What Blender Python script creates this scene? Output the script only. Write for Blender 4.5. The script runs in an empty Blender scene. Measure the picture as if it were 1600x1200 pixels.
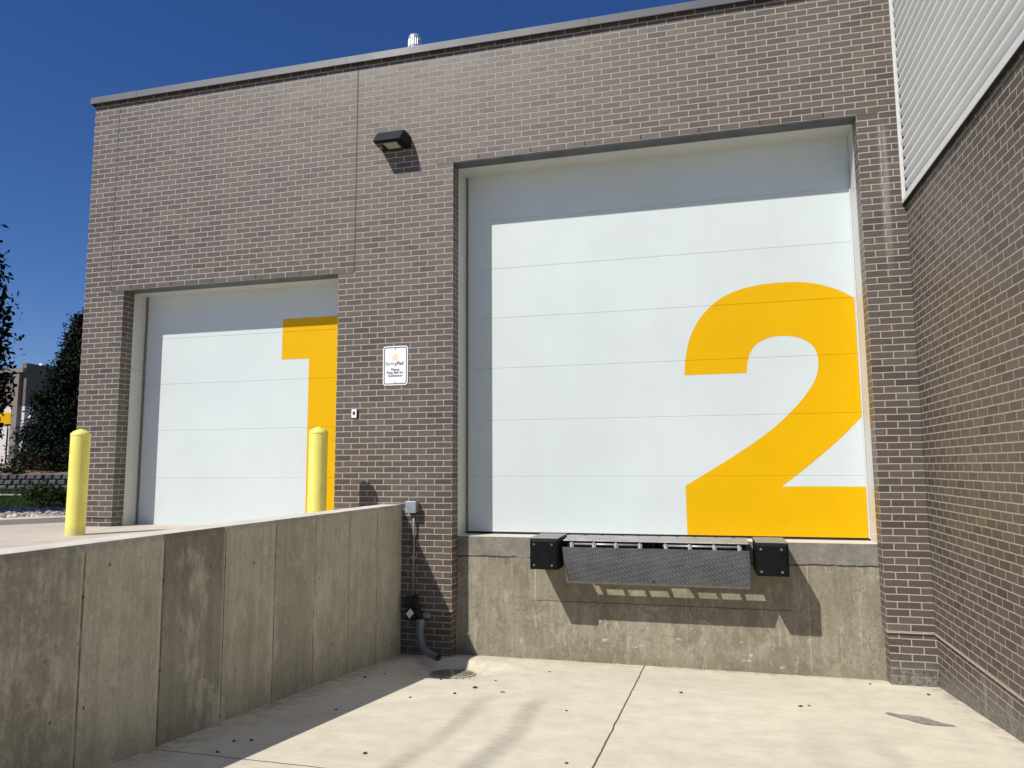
import bpy, bmesh, math, random
from mathutils import Vector, Matrix, noise as mnoise
from mathutils.geometry import tessellate_polygon
random.seed(7)
S = bpy.context.scene
COL = S.collection
# ------------------------------------------------------------------ camera
cd = bpy.data.cameras.new("camera"); cam = bpy.data.objects.new("camera", cd); COL.objects.link(cam)
yaw, pitch, roll = -0.2582, 0.1120, -0.0056
f = Vector((math.sin(yaw)*math.cos(pitch), math.cos(yaw)*math.cos(pitch), math.sin(pitch)))
r = Vector((math.cos(yaw), -math.sin(yaw), 0)); u = r.cross(f)
c_, s_ = math.cos(roll), math.sin(roll)
r, u = r*c_ + u*s_, u*c_ - r*s_
M = Matrix((r, u, -f)).transposed().to_4x4(); M.translation = Vector((2.7188, -7.7006, 0.71))
cam.matrix_world = M
cd.sensor_width = 36; cd.lens = 36*1152.05/1600; cd.clip_end = 2000; cd.clip_start = .05
S.camera = cam
# ------------------------------------------------------------------ sky and sun
W = bpy.data.worlds.new("World"); S.world = W; W.use_nodes = True
wn = W.node_tree; bg = wn.nodes['Background']
sky = wn.nodes.new('ShaderNodeTexSky'); sky.sky_type = 'NISHITA'; sky.sun_disc = False
SUN = Vector((0.63, 1.0, -1.23)).normalized()
sky.sun_elevation = math.asin(-SUN.z); sky.sun_rotation = math.atan2(-SUN.x, -SUN.y)
sky.altitude = 300; sky.air_density = 1.0; sky.dust_density = 0.0; sky.ozone_density = 3.0
hs = wn.nodes.new('ShaderNodeHueSaturation'); hs.inputs['Saturation'].default_value = 1.22
wn.links.new(sky.outputs[0], hs.inputs['Color']); tn_ = wn.nodes.new('ShaderNodeMix'); tn_.data_type = 'RGBA'; tn_.blend_type = 'MULTIPLY'; tn_.inputs[0].default_value = 1; tn_.inputs[7].default_value = (1.0, 1.04, 1.42, 1)
wn.links.new(hs.outputs[0], tn_.inputs[6]); wn.links.new(tn_.outputs[2], bg.inputs[0]); bg.inputs[1].default_value = 0.064
sl = bpy.data.lights.new("sun", 'SUN'); sl.energy = 4.9; sl.angle = math.radians(.53); sl.color = (1.0, .955, .88)
so = bpy.data.objects.new("sun", sl); COL.objects.link(so); so.rotation_euler = SUN.to_track_quat('-Z', 'Y').to_euler()
so.location = (-8, -12, 15)
S.view_settings.view_transform = 'Standard'; S.view_settings.look = 'None'
S.view_settings.exposure = 0; S.view_settings.gamma = 1

# ------------------------------------------------------------------ node helpers
def mat(name):
    m = bpy.data.materials.new(name); m.use_nodes = True
    nt = m.node_tree; return m, nt, nt.nodes['Principled BSDF']
class N:
    def __init__(s, nt): s.nt = nt
    def n(s, t, **k):
        o = s.nt.nodes.new(t)
        for a, b in k.items(): setattr(o, a, b)
        return o
    def l(s, a, b): s.nt.links.new(a, b)
    def put(s, sock, v):
        if hasattr(v, 'is_output'): s.l(v, sock)
        else: sock.default_value = v
    def m(s, op, a, b=0.0, c=None, clamp=False):
        o = s.n('ShaderNodeMath', operation=op, use_clamp=clamp)
        s.put(o.inputs[0], a); s.put(o.inputs[1], b)
        if c is not None: s.put(o.inputs[2], c)
        return o.outputs[0]
    def mix(s, fac, a, b, mode='MIX'):
        o = s.n('ShaderNodeMix', data_type='RGBA', blend_type=mode)
        s.put(o.inputs[0], fac)
        for i, v in ((6, a), (7, b)):
            if isinstance(v, tuple) and len(v) == 3: v = v + (1,)
            s.put(o.inputs[i], v)
        return o.outputs[2]
    def ramp(s, fac, stops, interp='LINEAR'):
        o = s.n('ShaderNodeValToRGB'); cr = o.color_ramp; cr.interpolation = interp
        while len(cr.elements) < len(stops): cr.elements.new(.5)
        for e, (p, c) in zip(cr.elements, stops):
            e.position = p; e.color = (c if isinstance(c, tuple) else (c, c, c)) + (1,)
        s.put(o.inputs[0], fac); return o.outputs[0]
    def pos(s, scale=(1, 1, 1)):
        g = s.n('ShaderNodeNewGeometry'); mp = s.n('ShaderNodeMapping'); mp.inputs['Scale'].default_value = scale
        s.l(g.outputs['Position'], mp.inputs[0]); return mp.outputs[0]
    def obj(s, scale=(1, 1, 1)):
        g = s.n('ShaderNodeTexCoord'); mp = s.n('ShaderNodeMapping'); mp.inputs['Scale'].default_value = scale
        s.l(g.outputs['Object'], mp.inputs[0]); return mp.outputs[0]
    def xyz(s):
        g = s.n('ShaderNodeNewGeometry'); q = s.n('ShaderNodeSeparateXYZ'); s.l(g.outputs['Position'], q.inputs[0])
        return q.outputs[0], q.outputs[1], q.outputs[2]
    def noise(s, vec, scale, detail=4, rough=.55, dist=0.0):
        o = s.n('ShaderNodeTexNoise'); s.l(vec, o.inputs['Vector'])
        o.inputs['Scale'].default_value = scale; o.inputs['Detail'].default_value = detail
        o.inputs['Roughness'].default_value = rough; o.inputs['Distortion'].default_value = dist
        return o.outputs['Fac']
    def vor(s, vec, scale, feat='F1', out='Distance', rnd=1.0):
        o = s.n('ShaderNodeTexVoronoi', feature=feat); s.l(vec, o.inputs['Vector']); o.inputs['Scale'].default_value = scale
        o.inputs['Randomness'].default_value = rnd
        return o.outputs[out]
    def range(s, v, a, b, lo=0.0, hi=1.0, smooth=True):
        o = s.n('ShaderNodeMapRange', interpolation_type='SMOOTHSTEP' if smooth else 'LINEAR')
        for i, x in enumerate((v, a, b, lo, hi)): s.put(o.inputs[i], x)
        return o.outputs[0]
    def bump(s, bsdf, h, strength=.5, dist=.01):
        o = s.n('ShaderNodeBump'); o.inputs['Strength'].default_value = strength; o.inputs['Distance'].default_value = dist
        s.l(h, o.inputs['Height']); s.l(o.outputs[0], bsdf.inputs['Normal'])

def plain(name, col, rough=.5, metal=0.0, var=.15, scale=8.0, spec=.5, bump=0.0, bscale=150.0):
    m, nt, b = mat(name); k = N(nt); p = k.obj()
    n1 = k.noise(p, scale, 5, .6)
    f = k.range(n1, .25, .75, 1-var, 1+var, False)
    c = k.mix(1.0, col, k.ramp(f, [(0, 0.0), (1, 1.0)]), 'MIX') if False else None
    o = k.n('ShaderNodeVectorMath', operation='SCALE'); o.inputs[0].default_value = col; k.l(f, o.inputs['Scale'])
    k.l(o.outputs[0], b.inputs['Base Color'])
    k.put(b.inputs['Roughness'], k.range(n1, .2, .8, max(.03, rough-.08), min(1, rough+.08), False))
    b.inputs['Metallic'].default_value = metal; b.inputs['Specular IOR Level'].default_value = spec
    if bump: k.bump(b, k.noise(p, bscale, 3), bump, .003)
    return m

CH = .0669; BL = .2032; H2 = 4.199; H1 = 2.996
def brick_material(name, stains=False):
    m, nt, b = mat(name); k = N(nt)
    uv = k.n('ShaderNodeUVMap'); uv.uv_map = 'UVMap'
    # slightly uneven courses
    wob = k.n('ShaderNodeTexNoise'); wob.inputs['Scale'].default_value = 9; wob.inputs['Detail'].default_value = 2
    k.l(uv.outputs[0], wob.inputs['Vector'])
    sub = k.n('ShaderNodeVectorMath', operation='SUBTRACT'); k.l(wob.outputs['Color'], sub.inputs[0]); sub.inputs[1].default_value = (.5, .5, .5)
    sc = k.n('ShaderNodeVectorMath', operation='SCALE'); k.l(sub.outputs[0], sc.inputs[0]); sc.inputs['Scale'].default_value = .007
    ad = k.n('ShaderNodeVectorMath', operation='ADD'); k.l(uv.outputs[0], ad.inputs[0]); k.l(sc.outputs[0], ad.inputs[1])
    bt = k.n('ShaderNodeTexBrick'); bt.offset = .5; bt.offset_frequency = 2; bt.squash = 1
    k.l(ad.outputs[0], bt.inputs['Vector'])
    bt.inputs['Color1'].default_value = (0, 0, 0, 1); bt.inputs['Color2'].default_value = (1, 1, 1, 1); bt.inputs['Mortar'].default_value = (0, 0, 0, 1)
    for a, v in (('Scale', 1.0), ('Mortar Size', .0052), ('Mortar Smooth', .12), ('Bias', 0.0), ('Brick Width', BL), ('Row Height', CH)): bt.inputs[a].default_value = v
    tint = bt.outputs['Color']; mort = bt.outputs['Fac']
    bc = k.ramp(tint, [(0, (.068, .050, .040)), (.1, (.086, .065, .052)), (.4, (.098, .076, .060)), (.7, (.106, .083, .065)), (.93, (.124, .099, .078)), (1, (.090, .076, .063))])
    P = k.pos()
    fine = k.noise(P, 190, 3, .7); mid = k.noise(P, 1.1, 4, .6); blot = k.noise(P, 22, 3, .6)
    bc = k.mix(1.0, bc, k.ramp(fine, [(.25, .78), (.75, 1.18)]), 'MULTIPLY')
    bc = k.mix(1.0, bc, k.ramp(blot, [(.3, .92), (.75, 1.10)]), 'MULTIPLY')
    bc = k.mix(1.0, bc, k.ramp(mid, [(.3, (.88, .88, .88)), (.7, (1.13, 1.12, 1.10))]), 'MULTIPLY')
    mc = k.mix(k.noise(P, 14, 4, .7), (.29, .265, .22), (.47, .43, .37))
    col = k.mix(mort, bc, mc)
    x, y, z = k.xyz()
    # grimy, lime-washed foot of the wall just above the loading ramp
    flo = k.m('ADD', z, k.m('ADD', k.m('MULTIPLY', y, .0888), 1.3))         # height above the sloped floor
    nz = k.noise(P, 7, 5, .7); nz2 = k.noise(P, 34, 4, .8)
    east = k.range(x, 3.6, 4.1)
    foot = k.m('MULTIPLY', k.range(k.m('ADD', flo, k.m('MULTIPLY', nz, -.22)), .12, -.08), k.range(east, 0, 1, .3, 1.0))
    dirtc = k.mix(k.m('MULTIPLY', east, k.range(nz2, .36, .68)), (.075, .067, .055), (.25, .24, .215))
    col = k.mix(k.m('MULTIPLY', foot, .85), col, dirtc)
    lime = k.m('MULTIPLY', k.m('MULTIPLY', east, k.range(flo, .34, .1)), k.range(k.noise(P, 18, 5, .8), .56, .72))
    col = k.mix(k.m('MULTIPLY', lime, .55), col, (.46, .45, .42))
    if stains:
        def streak(cx, w, coord, z0, z1, amt, cin):
            a = k.m('ABSOLUTE', k.m('SUBTRACT', coord, cx))
            st = k.noise(k.pos((26, 26, 1.3)), 1.0, 4, .7)
            mk = k.m('MULTIPLY', k.range(a, w, w*.3), k.m('MULTIPLY', k.range(z, z1, z1-.25), k.range(z, z0, z0+.9)))
            mk = k.m('MULTIPLY', mk, k.range(st, .3, .62))
            return k.mix(k.m('MULTIPLY', mk, amt), cin, (.52, .50, .47))
        col = streak(4.49, .055, x, 2.3, 4.16, .33, col)
        for cy, w, z0 in ((-1.18, .035, -1.5), (-1.68, .05, -1.45), (-2.2, .03, -1.3)):
            onr = k.m('MULTIPLY', k.range(x, 4.5, 4.6), .62)
            col = streak(cy, w, y, z0, -.80, onr, col)
    k.l(col, b.inputs['Base Color'])
    k.put(b.inputs['Roughness'], k.mix(mort, (.46,)*3, (.9,)*3))
    b.inputs['Specular IOR Level'].default_value = .52
    h = k.m('ADD', k.m('MULTIPLY', mort, -1.0), k.m('MULTIPLY', fine, .35))
    k.bump(b, h, .75, .005)
    return m

def concrete(name, base, dark, light, kind='floor'):
    m, nt, b = mat(name); k = N(nt); P = k.pos(); x, y, z = k.xyz()
    big = k.noise(P, .8, 5, .6); mid = k.noise(P, 5, 6, .65); fine = k.noise(P, 90, 4, .7)
    col = k.mix(k.range(big, .3, .7), dark, light)
    col = k.mix(.5, col, base)
    col = k.mix(1.0, col, k.ramp(mid, [(.25, .86), (.75, 1.10)]), 'MULTIPLY')
    col = k.mix(1.0, col, k.ramp(fine, [(.25, .90), (.75, 1.07)]), 'MULTIPLY')
    hgt = k.m('MULTIPLY', fine, .5); rough = .85
    if kind == 'floor':
        br = k.noise(k.pos((3, 60, 60)), 1.0, 3, .6, .6)
        col = k.mix(1.0, col, k.ramp(br, [(.3, .955), (.7, 1.03)]), 'MULTIPLY')
        # swirled wipe marks
        sw = k.noise(k.pos((1.2, 2.6, 1)), 2.2, 5, .6, 2.2)
        col = k.mix(k.m('MULTIPLY', k.range(sw, .54, .74), .28), col, (.50, .48, .44))
        # tyre marks, two soft pairs, running down to the dock
        tn = k.noise(k.pos((5, 34, 1)), 1.0, 4, .7); tl = k.noise(P, 1.6, 3)
        tot = None
        for cx, w, amt, y0, y1 in ((.93, .12, .55, -1.3, -2.2), (1.36, .14, .6, -1.1, -2.0), (3.35, .18, .42, -1.5, -2.9), (3.75, .12, .3, -1.2, -3.0)):
            xx = k.m('ADD', x, k.m('MULTIPLY', k.m('SUBTRACT', k.noise(k.pos((.1, .5, .1)), 1.0, 2), .5), .35))
            a = k.range(k.m('ABSOLUTE', k.m('SUBTRACT', xx, cx)), w, w*.1)
            a = k.m('MULTIPLY', a, k.range(y, y0, y1, 0.0, amt))
            tot = a if tot is None else k.m('MAXIMUM', tot, a)
        tot = k.m('MULTIPLY', tot, k.m('MULTIPLY', k.range(tn, .2, .7, .35, 1.0), k.range(tl, .3, .6, .45, 1.0)))
        col = k.mix(tot, col, (.235, .215, .18))
        # dirty strip along the walls, damp near the drain
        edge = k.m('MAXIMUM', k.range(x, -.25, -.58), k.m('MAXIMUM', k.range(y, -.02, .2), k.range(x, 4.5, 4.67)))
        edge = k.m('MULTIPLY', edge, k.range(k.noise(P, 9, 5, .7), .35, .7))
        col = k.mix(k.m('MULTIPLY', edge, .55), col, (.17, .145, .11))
        dx = k.m('SUBTRACT', x, .19); dy = k.m('ADD', y, .46)
        rr = k.m('SQRT', k.m('ADD', k.m('MULTIPLY', dx, dx), k.m('MULTIPLY', dy, dy)))
        damp = k.m('MULTIPLY', k.range(rr, .75, .25), k.range(k.noise(P, 6, 4, .7), .4, .65))
        col = k.mix(k.m('MULTIPLY', damp, .35), col, (.25, .21, .16))
        sp = k.m('MULTIPLY', k.range(k.vor(P, 5.0), .05, .02), k.range(k.noise(P, 1.3, 2), .5, .62))
        col = k.mix(k.m('MULTIPLY', sp, .5), col, (.2, .18, .15))
        # sawn control joints
        j1 = k.m('ABSOLUTE', k.m('SUBTRACT', k.m('ADD', x, k.m('MULTIPLY', k.noise(k.pos((.01, 3, .01)), 1.0, 5, .7), .03)), 2.035))
        j2 = k.m('ABSOLUTE', k.m('ADD', k.m('ADD', y, k.m('MULTIPLY', k.noise(k.pos((2.5, .01, .01)), 1.0, 5, .7), .03)), 3.74))
        jm = k.range(k.m('MINIMUM', j1, j2), .0075, .004)
        col = k.mix(k.m('MULTIPLY', jm, .93), col, (.05, .042, .034))
        hgt = k.m('SUBTRACT', k.m('ADD', hgt, k.m('MULTIPLY', br, .5)), k.m('MULTIPLY', jm, 4.0))
    if kind == 'retain':
        yy = k.m('ADD', y, k.m('MULTIPLY', k.m('SUBTRACT', k.noise(k.pos((.1, .1, 1.2)), 1.0, 2), .5), .012))
        t = k.m('MULTIPLY', yy, -1/6.0)
        E = [0, .63, 1.241, 1.877, 2.478, 3.104, 3.713, 4.329]; T = [1.12, 1.06, 1.05, .92, 1.10, .72, 1.10, .95]
        tone = k.ramp(t, [(e/6, v*.8) for e, v in zip(E, T)], 'CONSTANT')
        col = k.mix(1.0, col, tone, 'MULTIPLY')
        st = k.noise(k.pos((22, 22, .9)), 1.0, 5, .65); col = k.mix(1.0, col, k.ramp(st, [(.3, .82), (.72, 1.12)]), 'MULTIPLY')
        cl = k.noise(k.pos((1, 1.6, 1)), 2.4, 6, .7, .4)
        col = k.mix(k.m('MULTIPLY', k.range(cl, .47, .66), .32), col, k.mix(.5, dark, (.11, .098, .07)))
        grit = k.noise(k.pos((1, 1.4, .8)), 26, 5, .8); col = k.mix(1.0, col, k.ramp(grit, [(.32, .84), (.68, 1.12)]), 'MULTIPLY')
        corner = k.m('MULTIPLY', k.range(y, -3.9, -4.7), k.range(k.noise(k.pos((1, 2.2, 1.3)), 5, 6, .8), .40, .56)); col = k.mix(k.m('MULTIPLY', corner, .45), col, (.12, .105, .075))
        p3 = k.m('MULTIPLY', k.m('MULTIPLY', k.range(y, -3.73, -3.70), k.range(y, -3.10, -3.12)), k.range(k.m('ADD', z, k.m('MULTIPLY', k.noise(P, 3, 4), .9)), .1, .7)); col = k.mix(k.m('MULTIPLY', p3, .48), col, (.12, .105, .075))
        wet = k.m('MULTIPLY', k.range(k.m('ADD', z, k.m('MULTIPLY', y, .0888)), -.9, -1.3), k.range(k.noise(P, 5, 5, .7), .4, .62)); col = k.mix(k.m('MULTIPLY', wet, .35), col, (.16, .14, .09))
        cl2 = k.noise(k.pos((1, 1.3, .7)), 8, 6, .75, .8)
        col = k.mix(k.m('MULTIPLY', k.range(cl2, .50, .62), .42), col, k.mix(.45, dark, (.09, .075, .055)))
        lw = k.noise(k.pos((1, 1, .5)), 3.1, 5, .7); col = k.mix(k.m('MULTIPLY', k.range(lw, .54, .68), .5), col, light)
        # form joints: a thin dark line with a pale lip
        jm = None; lip = None; nd = None
        for e in E[1:]:
            d = k.m('ADD', yy, e); j = k.range(k.m('ABSOLUTE', d), .008, .003); l = k.range(k.m('ABSOLUTE', k.m('SUBTRACT', d, -.016)), .010, .004)
            nd = k.m('ABSOLUTE', d) if nd is None else k.m('MINIMUM', nd, k.m('ABSOLUTE', d))
            jm = j if jm is None else k.m('MAXIMUM', jm, j); lip = l if lip is None else k.m('MAXIMUM', lip, l)
        below = k.range(z, .268, .258)
        jm = k.m('MULTIPLY', jm, below); lip = k.m('MULTIPLY', lip, below)
        col = k.mix(k.m('MULTIPLY', lip, .25), col, light)
        col = k.mix(k.m('MULTIPLY', jm, k.range(k.noise(P, 7, 3), .3, .65, .35, .85)), col, (.07, .058, .042))
        for z0 in (.02, -.52, -.98):
            dz = k.m('SUBTRACT', z, z0); hd = k.m('SQRT', k.m('ADD', k.m('MULTIPLY', nd, nd), k.m('MULTIPLY', dz, dz)))
            hm = k.m('MULTIPLY', k.range(hd, .0125, .007), k.range(k.noise(P, 2.7, 2), .42, .56)); col = k.mix(k.m('MULTIPLY', hm, .85), col, (.025, .021, .016))
        pit = k.range(k.vor(k.pos((1, 1, .8)), 8.5), .10, .05); pit = k.m('MULTIPLY', pit, k.range(k.noise(P, 3, 3), .44, .54))
        pit2 = k.m('MULTIPLY', k.range(k.vor(P, 26), .14, .06), k.range(k.noise(P, 2.2, 3), .46, .58))
        pit = k.m('MAXIMUM', pit, k.m('MULTIPLY', pit2, .7))
        col = k.mix(k.m('MULTIPLY', pit, .75), col, (.04, .034, .026))
        hgt = k.m('SUBTRACT', hgt, k.m('ADD', k.m('MULTIPLY', jm, 3.0), k.m('MULTIPLY', pit, 2.0)))
        top = k.range(z, .301, .3025)
        col = k.mix(top, col, k.mix(k.range(mid, .3, .7), (.58, .54, .46), (.70, .66, .575)))
    if kind == 'dock':
        st = k.noise(k.pos((16, 16, 1.1)), 1.0, 5, .7); col = k.mix(1.0, col, k.ramp(st, [(.3, .80), (.72, 1.14)]), 'MULTIPLY')
        cl = k.noise(k.pos((1.3, 1, 1)), 3.2, 6, .72, .6)
        col = k.mix(k.m('MULTIPLY', k.range(cl, .46, .62), .6), col, dark)
        cl = k.noise(k.pos((1.0, 1, .7)), 11, 6, .75, .6)
        col = k.mix(k.m('MULTIPLY', k.range(cl, .54, .7), .55), col, k.mix(.5, dark, (.07, .055, .035)))
        lt = k.noise(k.pos((1.6, 1, .6)), 7, 6, .75); col = k.mix(k.m('MULTIPLY', k.range(lt, .53, .66), .7), col, light)
        zz = k.m('ADD', z, k.m('MULTIPLY', k.m('SUBTRACT', k.noise(k.pos((7, 1, 1)), 1.0, 6, .75), .5), .05))
        band = k.range(zz, -.268, -.258)
        col = k.mix(k.m('MULTIPLY', band, .72), col, k.mix(k.range(mid, .3, .7), (.15, .145, .125), (.27, .26, .22)))
        cr = k.m('MULTIPLY', k.range(k.m('ABSOLUTE', k.m('ADD', zz, .265)), .011, .004), k.range(k.noise(k.pos((3, 1, 1)), 1.0, 3), .36, .5))
        col = k.mix(k.m('MULTIPLY', cr, .9), col, (.03, .025, .018))
        jm = None
        for jx in (.32, .62, 1.25, 1.86, 2.45, 3.05, 3.62, 4.08):
            j = k.range(k.m('ABSOLUTE', k.m('SUBTRACT', x, jx)), .010, .003); jm = j if jm is None else k.m('MAXIMUM', jm, j)
        jm = k.m('MULTIPLY', jm, k.m('MULTIPLY', k.range(k.noise(P, 4, 3), .42, .56), k.range(zz, -.26, -.28)))
        col = k.mix(k.m('MULTIPLY', jm, .5), col, light)
        pit = k.m('MULTIPLY', k.range(k.vor(P, 13), .11, .05), k.range(k.noise(P, 3.5, 3), .5, .6))
        col = k.mix(k.m('MULTIPLY', pit, .75), col, (.05, .04, .028))
        grit = k.noise(P, 30, 5, .8); col = k.mix(1.0, col, k.ramp(grit, [(.32, .78), (.68, 1.2)]), 'MULTIPLY')
        spall = k.m('MULTIPLY', k.range(k.noise(k.pos((1, 1, 2)), 9, 4, .7), .64, .68), k.m('MULTIPLY', k.range(z, -.8, -.9), k.range(k.m('ABSOLUTE', k.m('SUBTRACT', x, 2.3)), 1.5, .9)))
        col = k.mix(k.m('MULTIPLY', spall, .8), col, (.56, .51, .41))
        wb = k.m('MULTIPLY', k.m('SUBTRACT', k.noise(P, 9, 5, .8), .5), .035)
        pd = k.m('ABSOLUTE', k.m('ADD', k.m('ADD', z, .71), wb)); pl = k.m('MULTIPLY', k.range(pd, .009, .003), k.m('MULTIPLY', k.range(x, .86, .88), k.range(x, 3.5, 3.46)))
        pv = k.m('MULTIPLY', k.range(k.m('ABSOLUTE', k.m('SUBTRACT', k.m('ADD', x, wb), .88)), .012, .004), k.m('MULTIPLY', k.range(z, -.72, -.69), k.range(z, -.26, -.28)))
        inside = k.m('MULTIPLY', k.m('MULTIPLY', k.range(x, .87, .89), k.range(x, 3.49, 3.47)), k.m('MULTIPLY', k.range(k.m('ADD', z, wb), -.715, -.70), k.range(z, -.26, -.28)))
        col = k.mix(k.m('MULTIPLY', inside, .35), col, (.20, .175, .125))
        col = k.mix(k.m('MULTIPLY', pl, .7), col, (.07, .055, .038)); col = k.mix(k.m('MULTIPLY', pv, .6), col, (.46, .42, .33))
        low = k.m('MULTIPLY', k.range(z, -1.12, -1.3), k.range(k.noise(P, 5, 4), .35, .6)); col = k.mix(k.m('MULTIPLY', low, .5), col, dark)
        hgt = k.m('SUBTRACT', hgt, k.m('MULTIPLY', k.m('MAXIMUM', cr, pit), 3.0))
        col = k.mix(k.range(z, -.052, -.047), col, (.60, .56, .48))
    k.l(col, b.inputs['Base Color']); b.inputs['Roughness'].default_value = rough
    b.inputs['Specular IOR Level'].default_value = .3
    k.bump(b, hgt, .45, .006)
    return m

def diamond_plate(name, col):
    m, nt, b = mat(name); k = N(nt)
    uv = k.n('ShaderNodeUVMap'); uv.uv_map = 'UVMap'
    def lay(rot, off):
        mp = k.n('ShaderNodeMapping'); k.l(uv.outputs[0], mp.inputs[0]); mp.inputs['Rotation'].default_value = (0, 0, rot); mp.inputs['Location'].default_value = off
        bt = k.n('ShaderNodeTexBrick'); bt.offset = .5; k.l(mp.outputs[0], bt.inputs['Vector'])
        for a, v in (('Scale', 1.0), ('Mortar Size', .0095), ('Mortar Smooth', .4), ('Brick Width', .050), ('Row Height', .025)): bt.inputs[a].default_value = v
        return bt.outputs['Fac']
    a = lay(math.radians(35), (0, 0, 0))
    rib = k.m('SUBTRACT', 1.0, a)
    P = k.obj(); n1 = k.noise(P, 6, 5, .7); n2 = k.noise(P, 60, 4, .7)
    c = k.mix(k.range(n1, .35, .7), tuple(v*.66 for v in col), tuple(v*1.05 for v in col))
    c = k.mix(k.m('MULTIPLY', rib, .6), c, tuple(v*1.85 for v in col))
    c = k.mix(k.m('MULTIPLY', k.range(n2, .56, .72), .35), c, (.16, .13, .10))
    k.l(c, b.inputs['Base Color']); b.inputs['Roughness'].default_value = .55; b.inputs['Metallic'].default_value = .15
    k.bump(b, rib, .9, .004); return m

def leafmat(name, stops, trans=.25, spec=.15):
    m, nt, b = mat(name); k = N(nt)
    g = k.n('ShaderNodeNewGeometry'); rnd = g.outputs['Random Per Island']
    c = k.ramp(rnd, stops); k.l(c, b.inputs['Base Color']); b.inputs['Roughness'].default_value = .6; b.inputs['Specular IOR Level'].default_value = spec
    tr = k.n('ShaderNodeBsdfTranslucent'); k.l(c, tr.inputs['Color'])
    mx = k.n('ShaderNodeMixShader'); mx.inputs[0].default_value = trans
    k.l(b.outputs[0], mx.inputs[1]); k.l(tr.outputs[0], mx.inputs[2])
    k.l(mx.outputs[0], nt.nodes['Material Output'].inputs['Surface']); return m

def door_material(name, col, spec=.4):
    m, nt, b = mat(name); k = N(nt); P = k.pos()
    emb = k.noise(k.pos((70, 1, 230)), 1.0, 3, .6)
    n1 = k.noise(P, .9, 4, .6); st = k.noise(k.pos((9, 1, .8)), 1.0, 5, .7); bl = k.noise(P, 6, 5, .7)
    c = k.mix(k.range(n1, .3, .7), tuple(v*.965 for v in col), tuple(v*1.02 for v in col))
    c = k.mix(1.0, c, k.ramp(st, [(.3, .985), (.7, 1.008)]), 'MULTIPLY')
    c = k.mix(k.m('MULTIPLY', k.range(bl, .62, .8), .12), c, (col[0]*.7, col[1]*.68, col[2]*.62))
    k.l(c, b.inputs['Base Color']); b.inputs['Roughness'].default_value = .45; b.inputs['Specular IOR Level'].default_value = spec
    k.bump(b, emb, .22, .002); return m

MAT = {}
MAT['brick'] = brick_material('brown_brick', True)
MAT['floor'] = concrete('ramp_concrete', (.69, .635, .505), (.615, .57, .465), (.735, .675, .545), 'floor')
MAT['drive'] = concrete('drive_concrete', (.56, .495, .41), (.50, .445, .37), (.62, .555, .465), 'plain')
MAT['kerbmat'] = plain('pale_kerb', (.62, .58, .51), .85, 0, .1, 3)
MAT['retain'] = concrete('retaining_concrete', (.61, .575, .46), (.52, .485, .38), (.68, .645, .53), 'retain')
MAT['dock'] = concrete('dock_concrete', (.275, .245, .18), (.165, .143, .10), (.40, .365, .285), 'dock')
MAT['door'] = door_material('white_door_paint', (.59, .65, .642))
MAT['yellow'] = door_material('yellow_door_paint', (.71, .402, .0012), .12)
MAT['frame'] = plain('white_steel_frame', (.60, .60, .57), .45, var=.06, scale=3)
MAT['lintel'] = plain('galvanised_lintel', (.115, .125, .125), .55, .3, .35, 5)
MAT['seal'] = plain('grey_brush_seal', (.17, .165, .145), .8)
MAT['black'] = plain('black_gap_rubber', (.008, .008, .008), .7)
MAT['coping'] = plain('grey_metal_coping', (.095, .098, .107), .5, .1, .08, 1.5, spec=.35)
MAT['siding'] = plain('pale_metal_siding', (.73, .74, .725), .42, .0, .05, 2)
MAT['trim'] = plain('white_metal_trim', (.72, .72, .69), .45, 0, .05, 3)
MAT['flash'] = plain('pale_drip_flashing', (.42, .37, .30), .7, 0, .2, 12)
MAT['joint'] = plain('dark_sealant', (.055, .048, .044), .8)
MAT['rubber'] = plain('black_rubber', (.0045, .005, .006), .6, 0, .5, 12, bump=.3, spec=.15)
MAT['duststeel'] = plain('dusty_grey_steel', (.26, .26, .24), .6, .2, .25, 14)
MAT['bolt'] = plain('zinc_bolt', (.28, .28, .28), .35, .8, .1)
MAT['lip'] = diamond_plate('grey_diamond_plate', (.105, .11, .122))
MAT['plate'] = diamond_plate('pale_diamond_plate', (.34, .34, .33))
MAT['hinge'] = plain('bright_hinge_steel', (.42, .43, .45), .4, .5, .2, 30)
MAT['darksteel'] = plain('dark_steel', (.02, .02, .022), .6, .3, .3)
def bollardmat():
    m, nt, b = mat('pale_yellow_plastic'); k = N(nt); P = k.pos(); x, y, z = k.xyz()
    st = k.noise(k.pos((30, 30, 1.4)), 1.0, 5, .7); n1 = k.noise(P, 5, 5, .6); sc = k.noise(k.pos((12, 12, 50)), 1.0, 5, .75)
    c = k.mix(k.range(n1, .3, .7), (.80, .72, .15), (.89, .81, .19))
    c = k.mix(1.0, c, k.ramp(st, [(.3, .93), (.7, 1.04)]), 'MULTIPLY')
    c = k.mix(k.m('MULTIPLY', k.range(sc, .62, .72), .35), c, (.45, .40, .16))
    c = k.mix(k.m('MULTIPLY', k.range(k.m('ADD', z, k.m('MULTIPLY', n1, -.2)), .04, -.1), .4), c, (.40, .35, .2))
    k.l(c, b.inputs['Base Color']); b.inputs['Roughness'].default_value = .5; k.bump(b, n1, .15, .01); return m
MAT['bollard'] = bollardmat()
MAT['lamp'] = plain('black_lamp_housing', (.005, .007, .011), .45, .0, .2, 8, spec=.25)
MAT['lens'] = plain('lamp_lens', (.46, .44, .34), .3, 0, .25, 60)
MAT['galv'] = plain('galvanised_steel', (.42, .47, .50), .42, .6, .12, 20)
MAT['pvc'] = plain('grey_conduit', (.20, .215, .22), .45, .1, .12, 12)
MAT['darkpipe'] = plain('grey_drain_pipe', (.17, .19, .21), .38, .1, .15, 10)
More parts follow.
